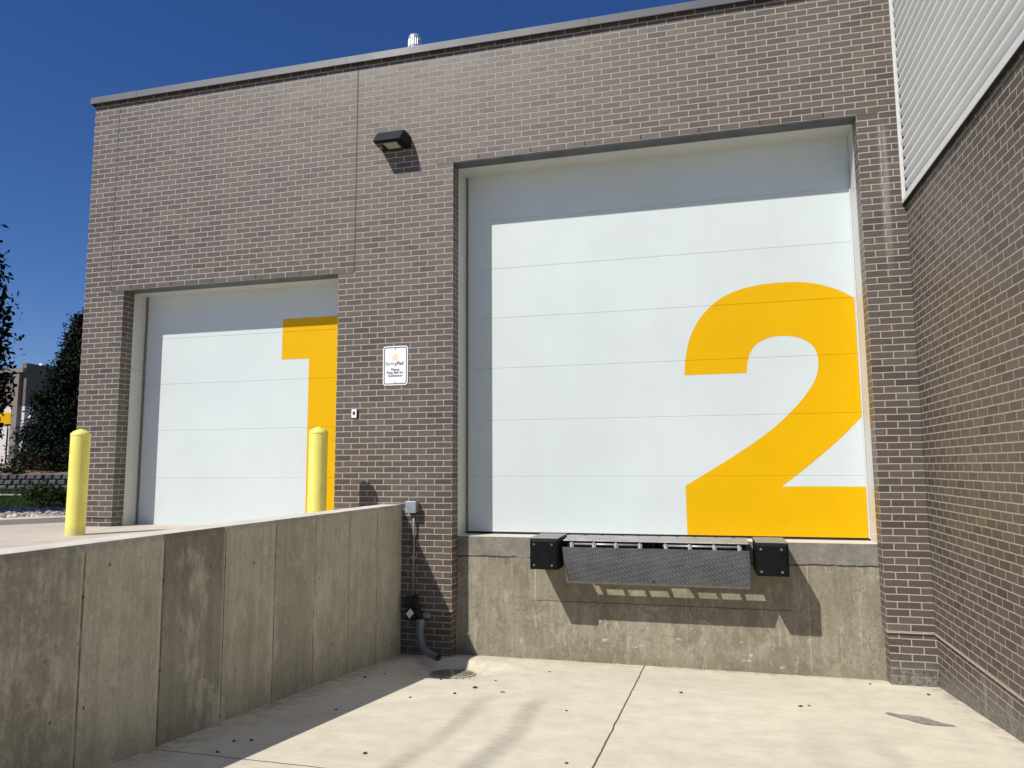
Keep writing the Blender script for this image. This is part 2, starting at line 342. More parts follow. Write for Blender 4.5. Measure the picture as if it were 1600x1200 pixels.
MAT['signwhite'] = plain('sign_white', (.80, .82, .84), .35, 0, .02)
MAT['ink'] = plain('sign_ink', (.035, .04, .05), .5, 0, .1)
MAT['signyellow'] = plain('sign_yellow', (.85, .52, .10), .5, 0, .05)
MAT['iron'] = plain('cast_iron', (.44, .39, .32), .75, .0, .4, 14)
MAT['hole'] = plain('drain_hole', (.004, .004, .004), .9)
MAT['vent'] = plain('bright_vent_steel', (.62, .65, .68), .3, .6, .1)
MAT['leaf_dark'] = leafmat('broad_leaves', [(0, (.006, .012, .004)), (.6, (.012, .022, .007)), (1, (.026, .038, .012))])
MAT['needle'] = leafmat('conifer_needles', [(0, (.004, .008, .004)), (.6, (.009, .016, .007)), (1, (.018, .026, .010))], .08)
MAT['bark'] = plain('bark', (.07, .055, .042), .9, 0, .35, 14, bump=.8, bscale=25)
MAT['shrub'] = leafmat('shrub_leaves', [(0, (.015, .03, .009)), (.6, (.035, .06, .016)), (1, (.08, .11, .03))])
MAT['redshrub'] = leafmat('red_shrub_leaves', [(0, (.05, .02, .012)), (.5, (.13, .035, .02)), (1, (.22, .10, .03))])
MAT['grass'] = leafmat('grass_blades', [(0, (.022, .052, .013)), (.6, (.04, .085, .02)), (1, (.075, .12, .03))])
MAT['block'] = plain('charcoal_split_block', (.075, .072, .072), .9, 0, .45, 6, bump=.8, bscale=40)
MAT['wallbrown'] = plain('brown_cladding', (.17, .125, .10), .7, 0, .08)
MAT['wallwhite'] = plain('cream_wall', (.66, .62, .56), .7, 0, .06)
MAT['gutter'] = plain('taupe_gutter', (.24, .21, .18), .5, 0, .08)
MAT['roofing'] = plain('roof_membrane', (.5, .5, .48), .8)
MAT['mulchlike'] = plain('mulch', (.19, .125, .08), .95, 0, .5, 9, bump=1, bscale=30)
def soil():
    m, nt, b = mat('lawn_soil'); k = N(nt); P = k.pos()
    c = k.mix(k.noise(P, 2.2, 6, .7), (.018, .04, .011), (.05, .085, .024)); k.l(c, b.inputs['Base Color']); b.inputs['Roughness'].default_value = .95
    k.bump(b, k.noise(P, 40, 4), .8, .03); return m
MAT['soil'] = soil()
def gravelmat():
    m, nt, b = mat('river_stones'); k = N(nt); g = k.n('ShaderNodeNewGeometry')
    c = k.ramp(g.outputs['Random Per Island'], [(0, (.16, .145, .13)), (.4, (.33, .30, .26)), (.8, (.48, .44, .38)), (1, (.62, .58, .52))])
    k.l(c, b.inputs['Base Color']); b.inputs['Roughness'].default_value = .85; return m
MAT['gravel'] = gravelmat()
MAT['bed'] = plain('gravel_bed', (.12, .11, .10), .95, 0, .4, 20)
MAT['dirt'] = plain('dark_debris', (.045, .036, .027), .9, 0, .4, 60)
MAT['leafbit'] = plain('dry_leaf', (.20, .13, .06), .8, 0, .3, 60)
MAT['smear'] = plain('dark_patch', (.27, .24, .205), .9, 0, .45, 26)
MAT['tag'] = plain('grey_white_tag', (.72, .72, .68), .6, 0, .05)

# ------------------------------------------------------------------ mesh helpers
def box(bm, x0, x1, y0, y1, z0, z1):
    v = [bm.verts.new(p) for p in ((x0,y0,z0),(x1,y0,z0),(x1,y1,z0),(x0,y1,z0),(x0,y0,z1),(x1,y0,z1),(x1,y1,z1),(x0,y1,z1))]
    for q in ((0,3,2,1),(4,5,6,7),(0,1,5,4),(1,2,6,5),(2,3,7,6),(3,0,4,7)): bm.faces.new([v[i] for i in q])
def quad(bm, *ps): bm.faces.new([bm.verts.new(p) for p in ps])
def frame_of(d):
    d = d.normalized(); a = Vector((0, 0, 1)) if abs(d.z) < .9 else Vector((1, 0, 0))
    e1 = d.cross(a).normalized(); return e1, d.cross(e1)
def tube(bm, pts, rads, seg=16, caps=True):
    pts = [Vector(p) for p in pts]
    if not isinstance(rads, (list, tuple)): rads = [rads]*len(pts)
    rings = []; e1 = None
    for i, p in enumerate(pts):
        d = (pts[min(i+1, len(pts)-1)] - pts[max(i-1, 0)])
        if e1 is None: e1, e2 = frame_of(d)
        else:
            dn = d.normalized(); e1 = (e1 - dn*e1.dot(dn)).normalized(); e2 = dn.cross(e1)
        rings.append([bm.verts.new(p + (e1*math.cos(a) + e2*math.sin(a))*rads[i]) for a in [2*math.pi*k/seg for k in range(seg)]])
    for A, B in zip(rings, rings[1:]):
        for k in range(seg): bm.faces.new((A[k], A[(k+1) % seg], B[(k+1) % seg], B[k]))
    if caps:
        bm.faces.new(rings[0][::-1]); bm.faces.new(rings[-1])
def lathe(bm, prof, c, seg=32):
    rings = []
    for rr, z in prof:
        if rr < 1e-6: rings.append([bm.verts.new((c[0], c[1], z))])
        else: rings.append([bm.verts.new((c[0]+rr*math.cos(2*math.pi*k/seg), c[1]+rr*math.sin(2*math.pi*k/seg), z)) for k in range(seg)])
    for A, B in zip(rings, rings[1:]):
        for k in range(seg):
            j = (k+1) % seg
            if len(A) == 1 and len(B) == 1: continue
            if len(A) == 1: bm.faces.new((A[0], B[k], B[j]))
            elif len(B) == 1: bm.faces.new((A[k], A[j], B[0]))
            else: bm.faces.new((A[k], A[j], B[j], B[k]))
def prism_x(bm, prof, x0, x1):        # profile in (y, z), extruded along x
    A = [bm.verts.new((x0, a, b)) for a, b in prof]; B = [bm.verts.new((x1, a, b)) for a, b in prof]
    n = len(prof)
    for i in range(n): bm.faces.new((A[i], A[(i+1) % n], B[(i+1) % n], B[i]))
    bm.faces.new(A[::-1]); bm.faces.new(B)
def root_of(o):
    while o.parent: o = o.parent
    return o
def build(name, bm, m, parent=None, bevel=0.0, smooth=False, uv=None, seg=2):
    bmesh.ops.recalc_face_normals(bm, faces=bm.faces[:])
    if uv: uv(bm)
    me = bpy.data.meshes.new(name)
    if parent is not None:
        bmesh.ops.translate(bm, verts=bm.verts[:], vec=-root_of(parent).location)
    if smooth:
        for fc in bm.faces: fc.smooth = True
    bm.to_mesh(me); bm.free()
    o = bpy.data.objects.new(name, me); COL.objects.link(o); me.materials.append(MAT[m])
    if parent is not None: o.parent = parent
    if bevel:
        b = o.modifiers.new('bevel', 'BEVEL'); b.width = bevel; b.segments = seg; b.limit_method = 'ANGLE'; b.angle_limit = math.radians(40)
    return o
def thing(name, label, cat, loc=(0, 0, 0), group=None):
    o = bpy.data.objects.new(name, None); COL.objects.link(o); o.location = loc; o.empty_display_size = .1
    o['label'] = label; o['category'] = cat
    if group: o['group'] = group
    return o
def tag(o, label, cat, group=None):
    o['label'] = label; o['category'] = cat
    if group: o['group'] = group
    return o
def struct(name, bm, m, kind='structure', label=None, cat=None, **k):
    o = build(name, bm, m, **k); o['kind'] = kind
    o['label'] = label; o['category'] = cat
    return o
def dup(rt, loc, label):
    q = rt.copy(); COL.objects.link(q); q.location = loc; q['label'] = label
    for ch in list(rt.children):
        c = ch.copy(); COL.objects.link(c); c.parent = q
        for g in ch.children:
            d = g.copy(); COL.objects.link(d); d.parent = c
    return q
NB = bmesh.new
class Raw:                      # plain vertex and face lists, much faster than bmesh for leaves, stones and grass
    def __init__(s): s.v = []; s.f = []
def build_raw(name, raw, m, parent=None):
    me = bpy.data.meshes.new(name); off = root_of(parent).location if parent else Vector((0, 0, 0))
    me.from_pydata([(p[0]-off[0], p[1]-off[1], p[2]-off[2]) for p in raw.v], [], raw.f); me.update()
    o = bpy.data.objects.new(name, me); COL.objects.link(o); me.materials.append(MAT[m])
    if parent: o.parent = parent
    return o
def brick_uv(bm):
    L = bm.loops.layers.uv.new('UVMap')
    for fc in bm.faces:
        n = fc.normal
        for lp in fc.loops:
            p = lp.vert.co
            if abs(n.x) > .7: a, b = p.y + BL*.5, p.z - H2
            elif abs(n.z) > .7: a, b = p.x, p.y
            else: a, b = p.x, p.z - H2
            lp[L].uv = (a + 100*BL, b + 200*CH)
def flat_uv(bm):
    L = bm.loops.layers.uv.new('UVMap')
    for fc in bm.faces:
        for lp in fc.loops:
            p = lp.vert.co; lp[L].uv = (p.x, p.z + p.y if abs(fc.normal.z) < .7 else p.y)

# ------------------------------------------------------------------ ground, ramp, drive
FZ = lambda y: -1.3 - .0888*y
bm = NB()
for (x0, x1, y0, y1) in ((-500, -.72, -500, 500), (4.9, 500, -500, 500), (-.72, 4.9, .6, 500), (-.72, 4.9, -500, -15.2)):
    quad(bm, (x0, y0, -.06), (x1, y0, -.06), (x1, y1, -.06), (x0, y1, -.06))
struct('ground', bm, 'soil', label='dark green lawn and soil reaching to the far trees', cat='ground')
bm = NB()
def dish(x, y):                 # the floor dips a little to the drain
    d_ = math.hypot((x-.19)/.72, (y+.46)/(.44 if y > -.46 else .75))
    return .085*(1-min(1, max(0, (d_-.38)/.62))**1.0)**2*(3-2*(1-min(1, max(0, (d_-.38)/.62)))) if d_ < 1 else 0.0
FL = lambda x, y: FZ(y) - dish(x, y)
ys = [.55, .2, .02] + [-.02-.03*k for k in range(1, 42)] + [-1.5, -2, -3, -4, -5, -6, -8, -10, -13, -14.64]
xg = [-.7, -.58] + [-.55+.03*k for k in range(50)] + [1.0, 2.0, 3.0, 4.0, 4.85]
gv = [[bm.verts.new((x, y, FL(x, y))) for x in xg] for y in ys]
for A, B in zip(gv, gv[1:]):
    for k in range(len(xg)-1): bm.faces.new((A[k], A[k+1], B[k+1], B[k]))
struct('loading_ramp', bm, 'floor', smooth=True, label='pale concrete ramp floor sloping down to the loading dock', cat='ramp')
bm = NB(); quad(bm, (-14, -14.6, 0), (24, -14.6, 0), (24, -60, .1), (-14, -60, .1))
struct('bounce_pavement', bm, 'drive', label='unseen pale concrete slab behind the camera, added to bounce light', cat='pavement')  # bright slab out of view, put in to bounce light at the dock
bm = NB()
bm.faces.new([bm.verts.new((x, y, 0.0)) for x, y in ((-.82, -14.6), (-.82, .05), (-1.40, .05), (-1.40, .47), (-4.49, .47), (-4.49, .05), (-5.06, .05), (-5.06, 1.55), (-5.35, 1.09), (-6.1, -.1), (-9, -4.7), (-15.2, -14.6))])
struct('driveway', bm, 'drive', label='pinkish concrete drive in front of the smaller door', cat='driveway')
bm = NB()     # kerb along the gravel
d = Vector((.4, .632, 0)).normalized(); n = Vector((-d.y, d.x, 0)); a = Vector((-15.2, -14.6, 0)); b_ = Vector((-5.06, 1.55, 0))
prof = [(0, -.05), (0, .07), (.02, .085), (.14, .085), (.15, .07), (.15, -.05)]
A = [bm.verts.new(a + n*q + Vector((0, 0, z))) for q, z in prof]; B = [bm.verts.new(b_ + n*q + Vector((0, 0, z))) for q, z in prof]
for i in range(len(prof)): j = (i+1) % len(prof); bm.faces.new((A[i], A[j], B[j], B[i]))
bm.faces.new(A); bm.faces.new(B[::-1])
struct('kerb', bm, 'kerbmat', label='low concrete kerb between the drive and the gravel', cat='kerb')
bm = NB()
quad(bm, (-60, 9.2, -.03), (-5.2, 9.2, -.03), (-5.2, 10.4, -.03), (-60, 10.4, -.03))
struct('sidewalk', bm, 'drive', label='pale sidewalk crossing the lawn', cat='sidewalk')
bm = NB(); quad(bm, (-18, -14.6, -.045), (-5.06, -14.6, -.045), (-5.06, 3.55, -.045), (-18, 3.55, -.045))
struct('gravel_bed', bm, 'bed', label='dark bed under the river stones', cat='gravel')

# ------------------------------------------------------------------ main building
BLD = thing('brick_building', 'brown brick warehouse with two white overhead doors, grey coping and a loading dock', 'building')
TOP = 5.62; WT = -.835; XR = 4.667; X0, X1 = -5.08, XR
def wallfront(bm, x0, x1, z0, z1, y0=0.0): box(bm, x0, x1, y0, .19, z0, z1)
bm = NB()   # one sheet-built wall so that no two brick faces lie in the same plane
xs = [-5.08, -4.4704, -1.4224, 0, 4.2672, X1]; zs = [WT, .115, H1, H2, TOP]
def solid(i, j):
    if j < 0 or j >= 4 or i < 0 or i >= 5: return False
    x, z = (xs[i]+xs[i+1])/2, (zs[j]+zs[j+1])/2
    if -4.4704 < x < -1.4224 and z < H1: return False
    if 0 < x < 4.2672 and z < H2: return False
    if x < -4.4704 and z < .115: return False
    return True
vc = {}
def V(x, y, z):
    q = (round(x, 4), round(y, 4), round(z, 4))
    if q not in vc: vc[q] = bm.verts.new(q)
    return vc[q]
for i in range(5):
    for j in range(4):
        if not solid(i, j): continue
        a, b_, c, d_ = xs[i], xs[i+1], zs[j], zs[j+1]
        bm.faces.new((V(a,0,c), V(b_,0,c), V(b_,0,d_), V(a,0,d_)))
        bm.faces.new((V(a,.19,d_), V(b_,.19,d_), V(b_,.19,c), V(a,.19,c)))
        if not solid(i-1, j): bm.faces.new((V(a,0,c), V(a,0,d_), V(a,.19,d_), V(a,.19,c)))
        if not solid(i+1, j): bm.faces.new((V(b_,0,d_), V(b_,0,c), V(b_,.19,c), V(b_,.19,d_)))
        if not solid(i, j-1): bm.faces.new((V(a,0,c), V(a,.19,c), V(b_,.19,c), V(b_,0,c)))
        if not solid(i, j+1): bm.faces.new((V(a,0,d_), V(b_,0,d_), V(b_,.19,d_), V(a,.19,d_)))
build('front_wall', bm, 'brick', BLD, uv=brick_uv)
e = .016
for xa, xb, za, zb in ((-1.4224+e, 0-e, -1.5, WT-.001), (4.2672+e, X1+.05, -1.5, WT-.001), (-5.08+e, -4.4704-e, -.3, .114)):
    bm = NB(); box(bm, xa, xb, e, .188, za, zb); build('base_course', bm, 'brick', BLD, uv=brick_uv)
bm = NB(); box(bm, XR, XR+.3, -11, -.001, WT, 3.225)
build('side_wall', bm, 'brick', BLD, uv=brick_uv)
bm = NB(); box(bm, XR+e, XR+.3, -11, -.001, -1.6, WT-.001)
build('side_base_course', bm, 'brick', BLD, uv=brick_uv)
bm = NB(); box(bm, X0, X0+.19, .191, 9, -.3, TOP)
build('end_wall', bm, 'brick', BLD, uv=brick_uv)
t = .008      # mortar-coloured drip flashing over the base course
for a in ((-1.4224-.003, .003, -.003, .10, WT-.001, WT+t), (4.2672-.003, XR-.009, -.003, .10, WT-.001, WT+t), (XR-.008, XR+.10, -11, -.007, WT-.001, WT+t), (-5.083, -4.467, -.003, .10, .114, .114+t)):
    bm = NB(); box(bm, *a); build('drip_flashing', bm, 'flash', BLD, bevel=.003)
bm = NB(); box(bm, X0+.19, 4.64, .19, 9, 5.18, 5.30); build('roof', bm, 'roofing', BLD)  # unseen slab, put in to keep light from leaking inside
for a in ((X0+.19, 14, 9, 9.2, -.3, 9.4), (4.98, 14, -11.0, -10.8, -.5, 9.4)):
    bm = NB(); box(bm, *a); build('unseen_rear_wall', bm, 'siding', BLD)  # unseen walls, added to close the building against leaking light
# coping, in lengths with open seams
edges = [-5.12, -4.385, -1.345, 1.60, 4.645]
for a, b_ in zip(edges, edges[1:]):
    bm = NB(); prism_x(bm, [(-.060, 5.568), (-.052, 5.562), (-.048, 5.568), (-.048, 5.645), (.30, 5.638), (.30, 5.56), (.31, 5.56), (.31, 5.652), (-.046, 5.661), (-.054, 5.658)], a+.002, b_-.002)
    build('coping', bm, 'coping', BLD)
bm = NB(); prism = [(-.05, 5.55), (.30, 5.55), (.30, 5.66), (-.05, 5.66)]
box(bm, -5.122, -5.114, -.05, 9, 5.565, 5.656); box(bm, -5.114, -4.9, .312, 9, 5.648, 5.656); build('coping', bm, 'coping', BLD)
for x in edges[1:-1]:
    bm = NB(); box(bm, x-.0018, x+.0018, -.0565, .29, 5.568, 5.663); build('coping_seam', bm, 'darksteel', BLD)
for x in (-4.682, -1.2192):
    bm = NB(); box(bm, x-.0055, x+.0055, -.002, .05, H1+.01 if x < -2 else H1, 5.61); build('control_joint', bm, 'joint', BLD)
for k in range(5):
    x = -21.5*BL + 3*BL*k; bm = NB(); box(bm, x-.006, x+.006, -.002, .05, H1+.008, H1+.062); build('weep_hole', bm, 'black', BLD)
for k in range(7):
    x = 1.5*BL + 3*BL*k; bm = NB(); box(bm, x-.006, x+.006, -.002, .05, H2+.008, H2+.062); build('weep_hole', bm, 'black', BLD)
for xa, xb, h in ((0, 4.2672, H2), (-4.4704, -1.4224, H1)):
    bm = NB(); box(bm, xa+.002, xb-.002, .006, .186, h-.010, h-.002)
    box(bm, xa-BL, xa-.001, -.003, .05, h-.008, h+.003); box(bm, xb+.001, xb+BL, -.003, .05, h-.008, h+.003)
    build('lintel', bm, 'lintel', BLD)

def overhead_door(xa, xb, h, yd, lines, nm, numeral_poly, lab):
    fr = NB()
    bot = -.048 if xa >= 0 else -.03
    for a, b_ in ((xa-.16, xa-.001), (xb+.001, xb+.16)): box(fr, a, b_, .192, yd+.08, bot, h+.16)
    box(fr, xa-.001, xb+.001, .192, yd+.08, h-.004, h+.16)
    build('door_frame', fr, 'frame', BLD, bevel=.002)
    for zj in ((h-1.0),):
        bm = NB(); box(bm, xa-.002, xa+.0008, .194, yd, zj-.0015, zj+.0015); build('frame_joint', bm, 'seal', BLD)
    g = .0038; depth = .0045; zb = -.02
    def prof(y_off, z_lo, z_hi):
        P = [(yd+y_off, z_lo)]
        for zz in lines:
            if z_lo < zz-g and zz+g < z_hi: P += [(yd+y_off, zz-g), (yd+y_off+depth, zz), (yd+y_off, zz+g)]
        return P + [(yd+y_off, z_hi)]
    bm = NB(); P = prof(0, zb, h-.002); prism_x(bm, P + [(yd+.05, h-.002), (yd+.05, zb)], xa+.002, xb-.002)
    leaf = build('overhead_door', bm, 'door', BLD); leaf['label'] = lab
    bm = NB(); box(bm, xa+.003, xb-.003, yd+.006, yd+.045, zb-.03, zb-.001); build('bottom_seal', bm, 'black', leaf)
    bm = NB(); box(bm, xa+.0015, xa+.022, yd-.022, yd-.002, zb-.005, h-.006); build('brush_seal', bm, 'seal', leaf)
    bm = NB(); box(bm, xb-.014, xb-.0015, yd-.022, yd-.002, zb-.005, h-.006); build('brush_seal', bm, 'frame', leaf)
    # painted numeral, a thin skin that follows the panel grooves
    pp = [numeral_poly[0]]
    for q in numeral_poly[1:]:
        if (q[0]-pp[-1][0])**2+(q[1]-pp[-1][1])**2 > 1e-6: pp.append(q)
    bm = NB(); vs = [bm.verts.new((x, yd-.0012, z)) for x, z in pp]
    for tri in tessellate_polygon([[Vector((x, z, 0)) for x, z in pp]]):
        try: bm.faces.new([vs[i] for i in tri])
        except ValueError: pass
    for zz in lines:
        for q in (zz-g, zz, zz+g):
            bmesh.ops.bisect_plane(bm, geom=bm.verts[:]+bm.edges[:]+bm.faces[:], plane_co=(0, 0, q), plane_no=(0, 0, 1), dist=1e-6)
    for v in bm.verts:
        for zz in lines:
            if abs(v.co.z-zz) < 1e-4: v.co.y += depth
    for fc in bm.faces:
        fc.normal_update()
        if fc.normal.y > 0: fc.normal_flip()
    me = bpy.data.meshes.new('numeral'); bm.to_mesh(me); bm.free(); me.materials.append(MAT['yellow'])
    o = bpy.data.objects.new('numeral', me); COL.objects.link(o); o.parent = leaf; o['label'] = nm
def catmull(pts, n=6):
    out = []
    for i in range(len(pts)-1):
        p0 = pts[max(i-1, 0)]; p1 = pts[i]; p2 = pts[i+1]; p3 = pts[min(i+2, len(pts)-1)]
        for k in range(n):
            t = k/n
            out.append(tuple(.5*((2*p1[j]) + (-p0[j]+p2[j])*t + (2*p0[j]-5*p1[j]+4*p2[j]-p3[j])*t*t + (-p0[j]+3*p1[j]-3*p2[j]+p3[j])*t**3) for j in (0, 1)))
    return out
two = (catmull([(2.500, 1.693), (2.513, 1.85), (2.545, 2.02), (2.602, 2.178), (2.690, 2.322), (2.806, 2.446), (2.951, 2.545), (3.132, 2.612), (3.336, 2.646), (3.54, 2.655), (3.74, 2.645), (3.90, 2.612), (4.042, 2.561), (4.159, 2.500), (4.248, 2.438)])
       + [(4.248, 2.438)] + catmull([(4.252, 1.20), (4.057, 1.000), (3.861, 0.825), (3.664, .659), (3.448, .492)]) + [(3.448, .492), (4.252, .492), (4.252, -.0195), (2.478, -.0195)]
       + catmull([(2.474, .500), (2.679, .622), (2.95, .79), (3.192, .950), (3.39, 1.098), (3.555, 1.250), (3.698, 1.405), (3.801, 1.552), (3.852, 1.672), (3.866, 1.775), (3.858, 1.873), (3.821, 1.953), (3.751, 2.016), (3.656, 2.058), (3.547, 2.077), (3.436, 2.073), (3.336, 2.045), (3.246, 1.988), (3.185, 1.895), (3.157, 1.79), (3.147, 1.695)]) + [(3.147, 1.695)])
one = [(-2.416, 2.582), (-2.416, 2.066), (-2.034, 2.063), (-2.034, -.0195), (-1.437, -.0195), (-1.437, 2.582)]
overhead_door(0, 4.2672, H2, .50, [.601, 1.245, 1.853, 2.447, 3.043, 3.636], 'large yellow numeral 2 running to the right edge of the door', two, 'taller white panelled overhead door with a big yellow 2')
overhead_door(-4.4704, -1.4224, H1, .425, [.592, 1.205, 1.81, 2.414], 'large yellow numeral 1 running to the right edge of the door', one, 'smaller white panelled overhead door with a big yellow 1')
bm = NB(); box(bm, -.10, 4.37, .2, 1.6, -1.6, -.046)
build('dock_wall', bm, 'dock', BLD, bevel=.006)
# ribbed siding above the brick of the side wall
bm = NB(); prf = []; z = 3.275; pitch = .104
while z < 9.3:
    prf += [(XR-.032, z), (XR-.032, z+.030), (XR-.003, z+.064), (XR-.003, z+.082)]; z += pitch
y0, y1 = -11, -.105
for (xa, za), (xb, zb) in zip(prf, prf[1:]): quad(bm, (xa, y0, za), (xa, y1, za), (xb, y1, zb), (xb, y0, zb))
bmesh.ops.remove_doubles(bm, verts=bm.verts[:], dist=1e-4)
sd = build('ribbed_siding', bm, 'siding', BLD)
bm = NB(); box(bm, XR-.001, XR+.3, -11, .3, 3.226, 9.3); box(bm, XR-.001, XR+.3, .301, 9, 5.32, 9.3); build('siding_shade_backing', bm, 'black', BLD)  # painted black so the open rib ends read as shaded gaps
bm = NB(); box(bm, XR-.040, XR-.0015, -11, -.030, 3.232, 3.270); build('siding_sill_trim', bm, 'trim', BLD, bevel=.003)
bm = NB(); box(bm, XR-.034, XR-.0012, -.022, -.0015, 3.232, 9.3); build('siding_corner_trim', bm, 'trim', BLD, bevel=.002)
bm = NB(); box(bm, XR-.036, XR-.001, -11, -.001, 3.2265, 3.2315); build('siding_drip_edge', bm, 'darksteel', BLD)

# ------------------------------------------------------------------ retaining wall
bm = NB()
prof = [(-.585, -1.6), (-.585, .266), (-.599, .303), (-.830, .303), (-.835, .298), (-.835, -1.6)]
A = [bm.verts.new((x, -14.6, z)) for x, z in prof]; B = [bm.verts.new((x, -.002, z)) for x, z in prof]
for i in range(len(prof)): j = (i+1) % len(prof); bm.faces.new((A[i], A[j], B[j], B[i]))
bm.faces.new(A); bm.faces.new(B[::-1])
tag(build('retaining_wall', bm, 'retain'), 'long stained concrete retaining wall with vertical form joints beside the ramp', 'retaining wall')

# ------------------------------------------------------------------ bollards
bo = thing('bollard', 'pale yellow bollard at the corner of the brick pier, nearest the gravel', 'bollard', (-3.965, -1.04, 0), 'yellow bollards by the smaller door')
bm = NB(); lathe(bm, [(.094, -.1), (.0985, 0), (.0985, 1.06), (.0985, 1.075)], (-3.965, -1.04)); build('post', bm, 'bollard', bo, smooth=True)
bm = NB(); lathe(bm, [(.099, 1.075), (.1015, 1.078), (.1015, 1.088), (.097, 1.102), (.080, 1.122), (.048, 1.140), (.018, 1.147), (.017, 1.152), (0, 1.153)], (-3.965, -1.04)); build('cap', bm, 'bollard', bo, smooth=True)
dup(bo, (-1.333, -.54, 0), 'pale yellow bollard standing behind the retaining wall in front of the yellow 1')

# ------------------------------------------------------------------ dock bumpers
bp = thing('dock_bumper', 'black rubber dock bumper left of the dock leveler', 'dock bumper', (1.09, .2, -.31), 'black dock bumpers')
bm = NB(); c = .016; xa, xb, za, zb, yf, yb = .945, 1.235, -.315, -.012, -.325, .197
o4 = [(xa, za), (xb, za), (xb, zb), (xa, zb)]; i4 = [(xa+c, za+c), (xb-c, za+c), (xb-c, zb-c*1.6), (xa+c, zb-c*1.6)]
R = [[bm.verts.new((x, y, z)) for x, z in q] for q, y in ((o4, yb), (o4, yf+c), (i4, yf))]
for a, b_ in zip(R, R[1:]):
    for k in range(4): bm.faces.new((a[k], a[(k+1) % 4], b_[(k+1) % 4], b_[k]))
bm.faces.new(R[0]); bm.faces.new(R[-1][::-1])
build('rubber_block', bm, 'rubber', bp, bevel=.005)
bm = NB(); box(bm, xa+.002, xb-.002, yf+.022, yb, zb, zb+.010); build('top_plate', bm, 'duststeel', bp, bevel=.003)
for x in (xa+.045, xb-.062):
    for z in (za+.042, zb-.055):
        bm = NB(); tube(bm, [(x, yf+.004, z), (x, yf-.003, z)], .0115, 16); tube(bm, [(x, yf-.003, z), (x, yf-.012, z)], .0075, 6); build('bolt', bm, 'bolt', bp)
bm = NB(); tube(bm, [(xb-.002, .06, za+.07), (xb+.022, .06, za+.07)], .011, 6); build('side_bolt', bm, 'bolt', bp)
dup(bp, (3.265, .2, -.31), 'black rubber dock bumper right of the dock leveler')

# ------------------------------------------------------------------ dock leveler
lv = thing('dock_leveler', 'grey steel edge-of-dock leveler with a diamond plate lip hanging down', 'dock leveler', (2.165, .2, -.45))
bm = NB(); prism_x(bm, [(-.205, -.036), (-.200, -.028), (.195, -.012), (.195, -.024), (-.19, -.040)], 1.268, 3.064); build('top_plate', bm, 'plate', lv, uv=flat_uv)
# pendent lip, crowned once across its height, lower left corner cut back
def lip_panel(bm, rows, th):
    # rows: (y, z, x_left, x_right)
    F = [[bm.verts.new((x, y, z)) for x in (l, r_)] for y, z, l, r_ in rows]; G = [[bm.verts.new((x, y+th, z-.004)) for x in (l, r_)] for y, z, l, r_ in rows]
    n = len(rows)
    for i in range(n-1):
        bm.faces.new((F[i][0], F[i][1], F[i+1][1], F[i+1][0])); bm.faces.new((G[i][1], G[i][0], G[i+1][0], G[i+1][1]))
        bm.faces.new((F[i][0], F[i+1][0], G[i+1][0], G[i][0])); bm.faces.new((F[i][1], G[i][1], G[i+1][1], F[i+1][1]))
    bm.faces.new((F[0][0], G[0][0], G[0][1], F[0][1])); bm.faces.new((F[-1][1], G[-1][1], G[-1][0], F[-1][0]))
bm = NB(); lip_panel(bm, [(-.258, -.092, 1.266, 3.067), (-.232, -.240, 1.272, 3.067), (-.164, -.437, 1.312, 3.067)], .014)
lip = build('lip', bm, 'lip', lv, uv=flat_uv)
bm = NB(); lip_panel(bm, [(-.236, -.10, 1.28, 3.066), (-.213, -.245, 1.272, 3.066), (-.142, -.462, 1.284, 3.066)], .012)
build('lip_backing', bm, 'duststeel', lip)
bm = NB(); tube(bm, [(2.16, -.172, -.416), (2.16, -.176, -.4155)], .011, 12); build('chain_hole', bm, 'black', lip)
LX = [1.355, 1.58, 1.80, 2.035, 2.285, 2.512, 2.742, 2.972]
for x in LX:
    bm = NB(); prism_x(bm, [(-.256, -.100), (-.250, -.075), (-.232, -.058), (-.205, -.046), (-.175, -.046), (-.178, -.075), (-.21, -.10)], x-.012, x+.012); hl = build('hinge_lug', bm, 'hinge', lv, bevel=.003)
    bm = NB(); prism_x(bm, [(-.246, -.098), (-.240, -.080), (-.225, -.066), (-.200, -.056), (-.185, -.056), (-.187, -.075), (-.21, -.098)], x+.0125, x+.024); build('hinge_collar', bm, 'duststeel', hl)
for xa, xb in ((1.33, 2.06), (2.26, 2.99)):
    bm = NB(); tube(bm, [(xa, -.192, -.068), (xb, -.192, -.068)], .011, 12); build('hinge_rod', bm, 'hinge', lv, smooth=True)
for x in (1.31, 1.70, 2.16, 2.62, 3.01):
    bm = NB(); prism_x(bm, [(.196, -.03), (-.17, -.045), (-.17, -.07), (.0, -.20), (.196, -.30)], x-.006, x+.006); build('support_rib', bm, 'darksteel', lv)
bm = NB(); box(bm, 1.29, 3.05, .182, .198, -.33, -.03); build('back_plate', bm, 'darksteel', lv)
for x in (2.04, 2.28):   # bent rods added behind the lip to cast the curly shadows
    bm = NB(); tube(bm, [(x, -.20, -.09), (x+.03, -.12, -.16), (x+.01, -.03, -.14), (x-.02, .05, -.2), (x, .17, -.24)], .012, 8); build('shadow_rod', bm, 'darksteel', lv, smooth=True)
for q in range(9):
    x = 1.42 + q*.19 + random.uniform(-.02, .02); bm = NB(); box(bm, x, x+.035, .17, .196, -.0125, -.0095); build('weld_bead', bm, 'darksteel', lv)

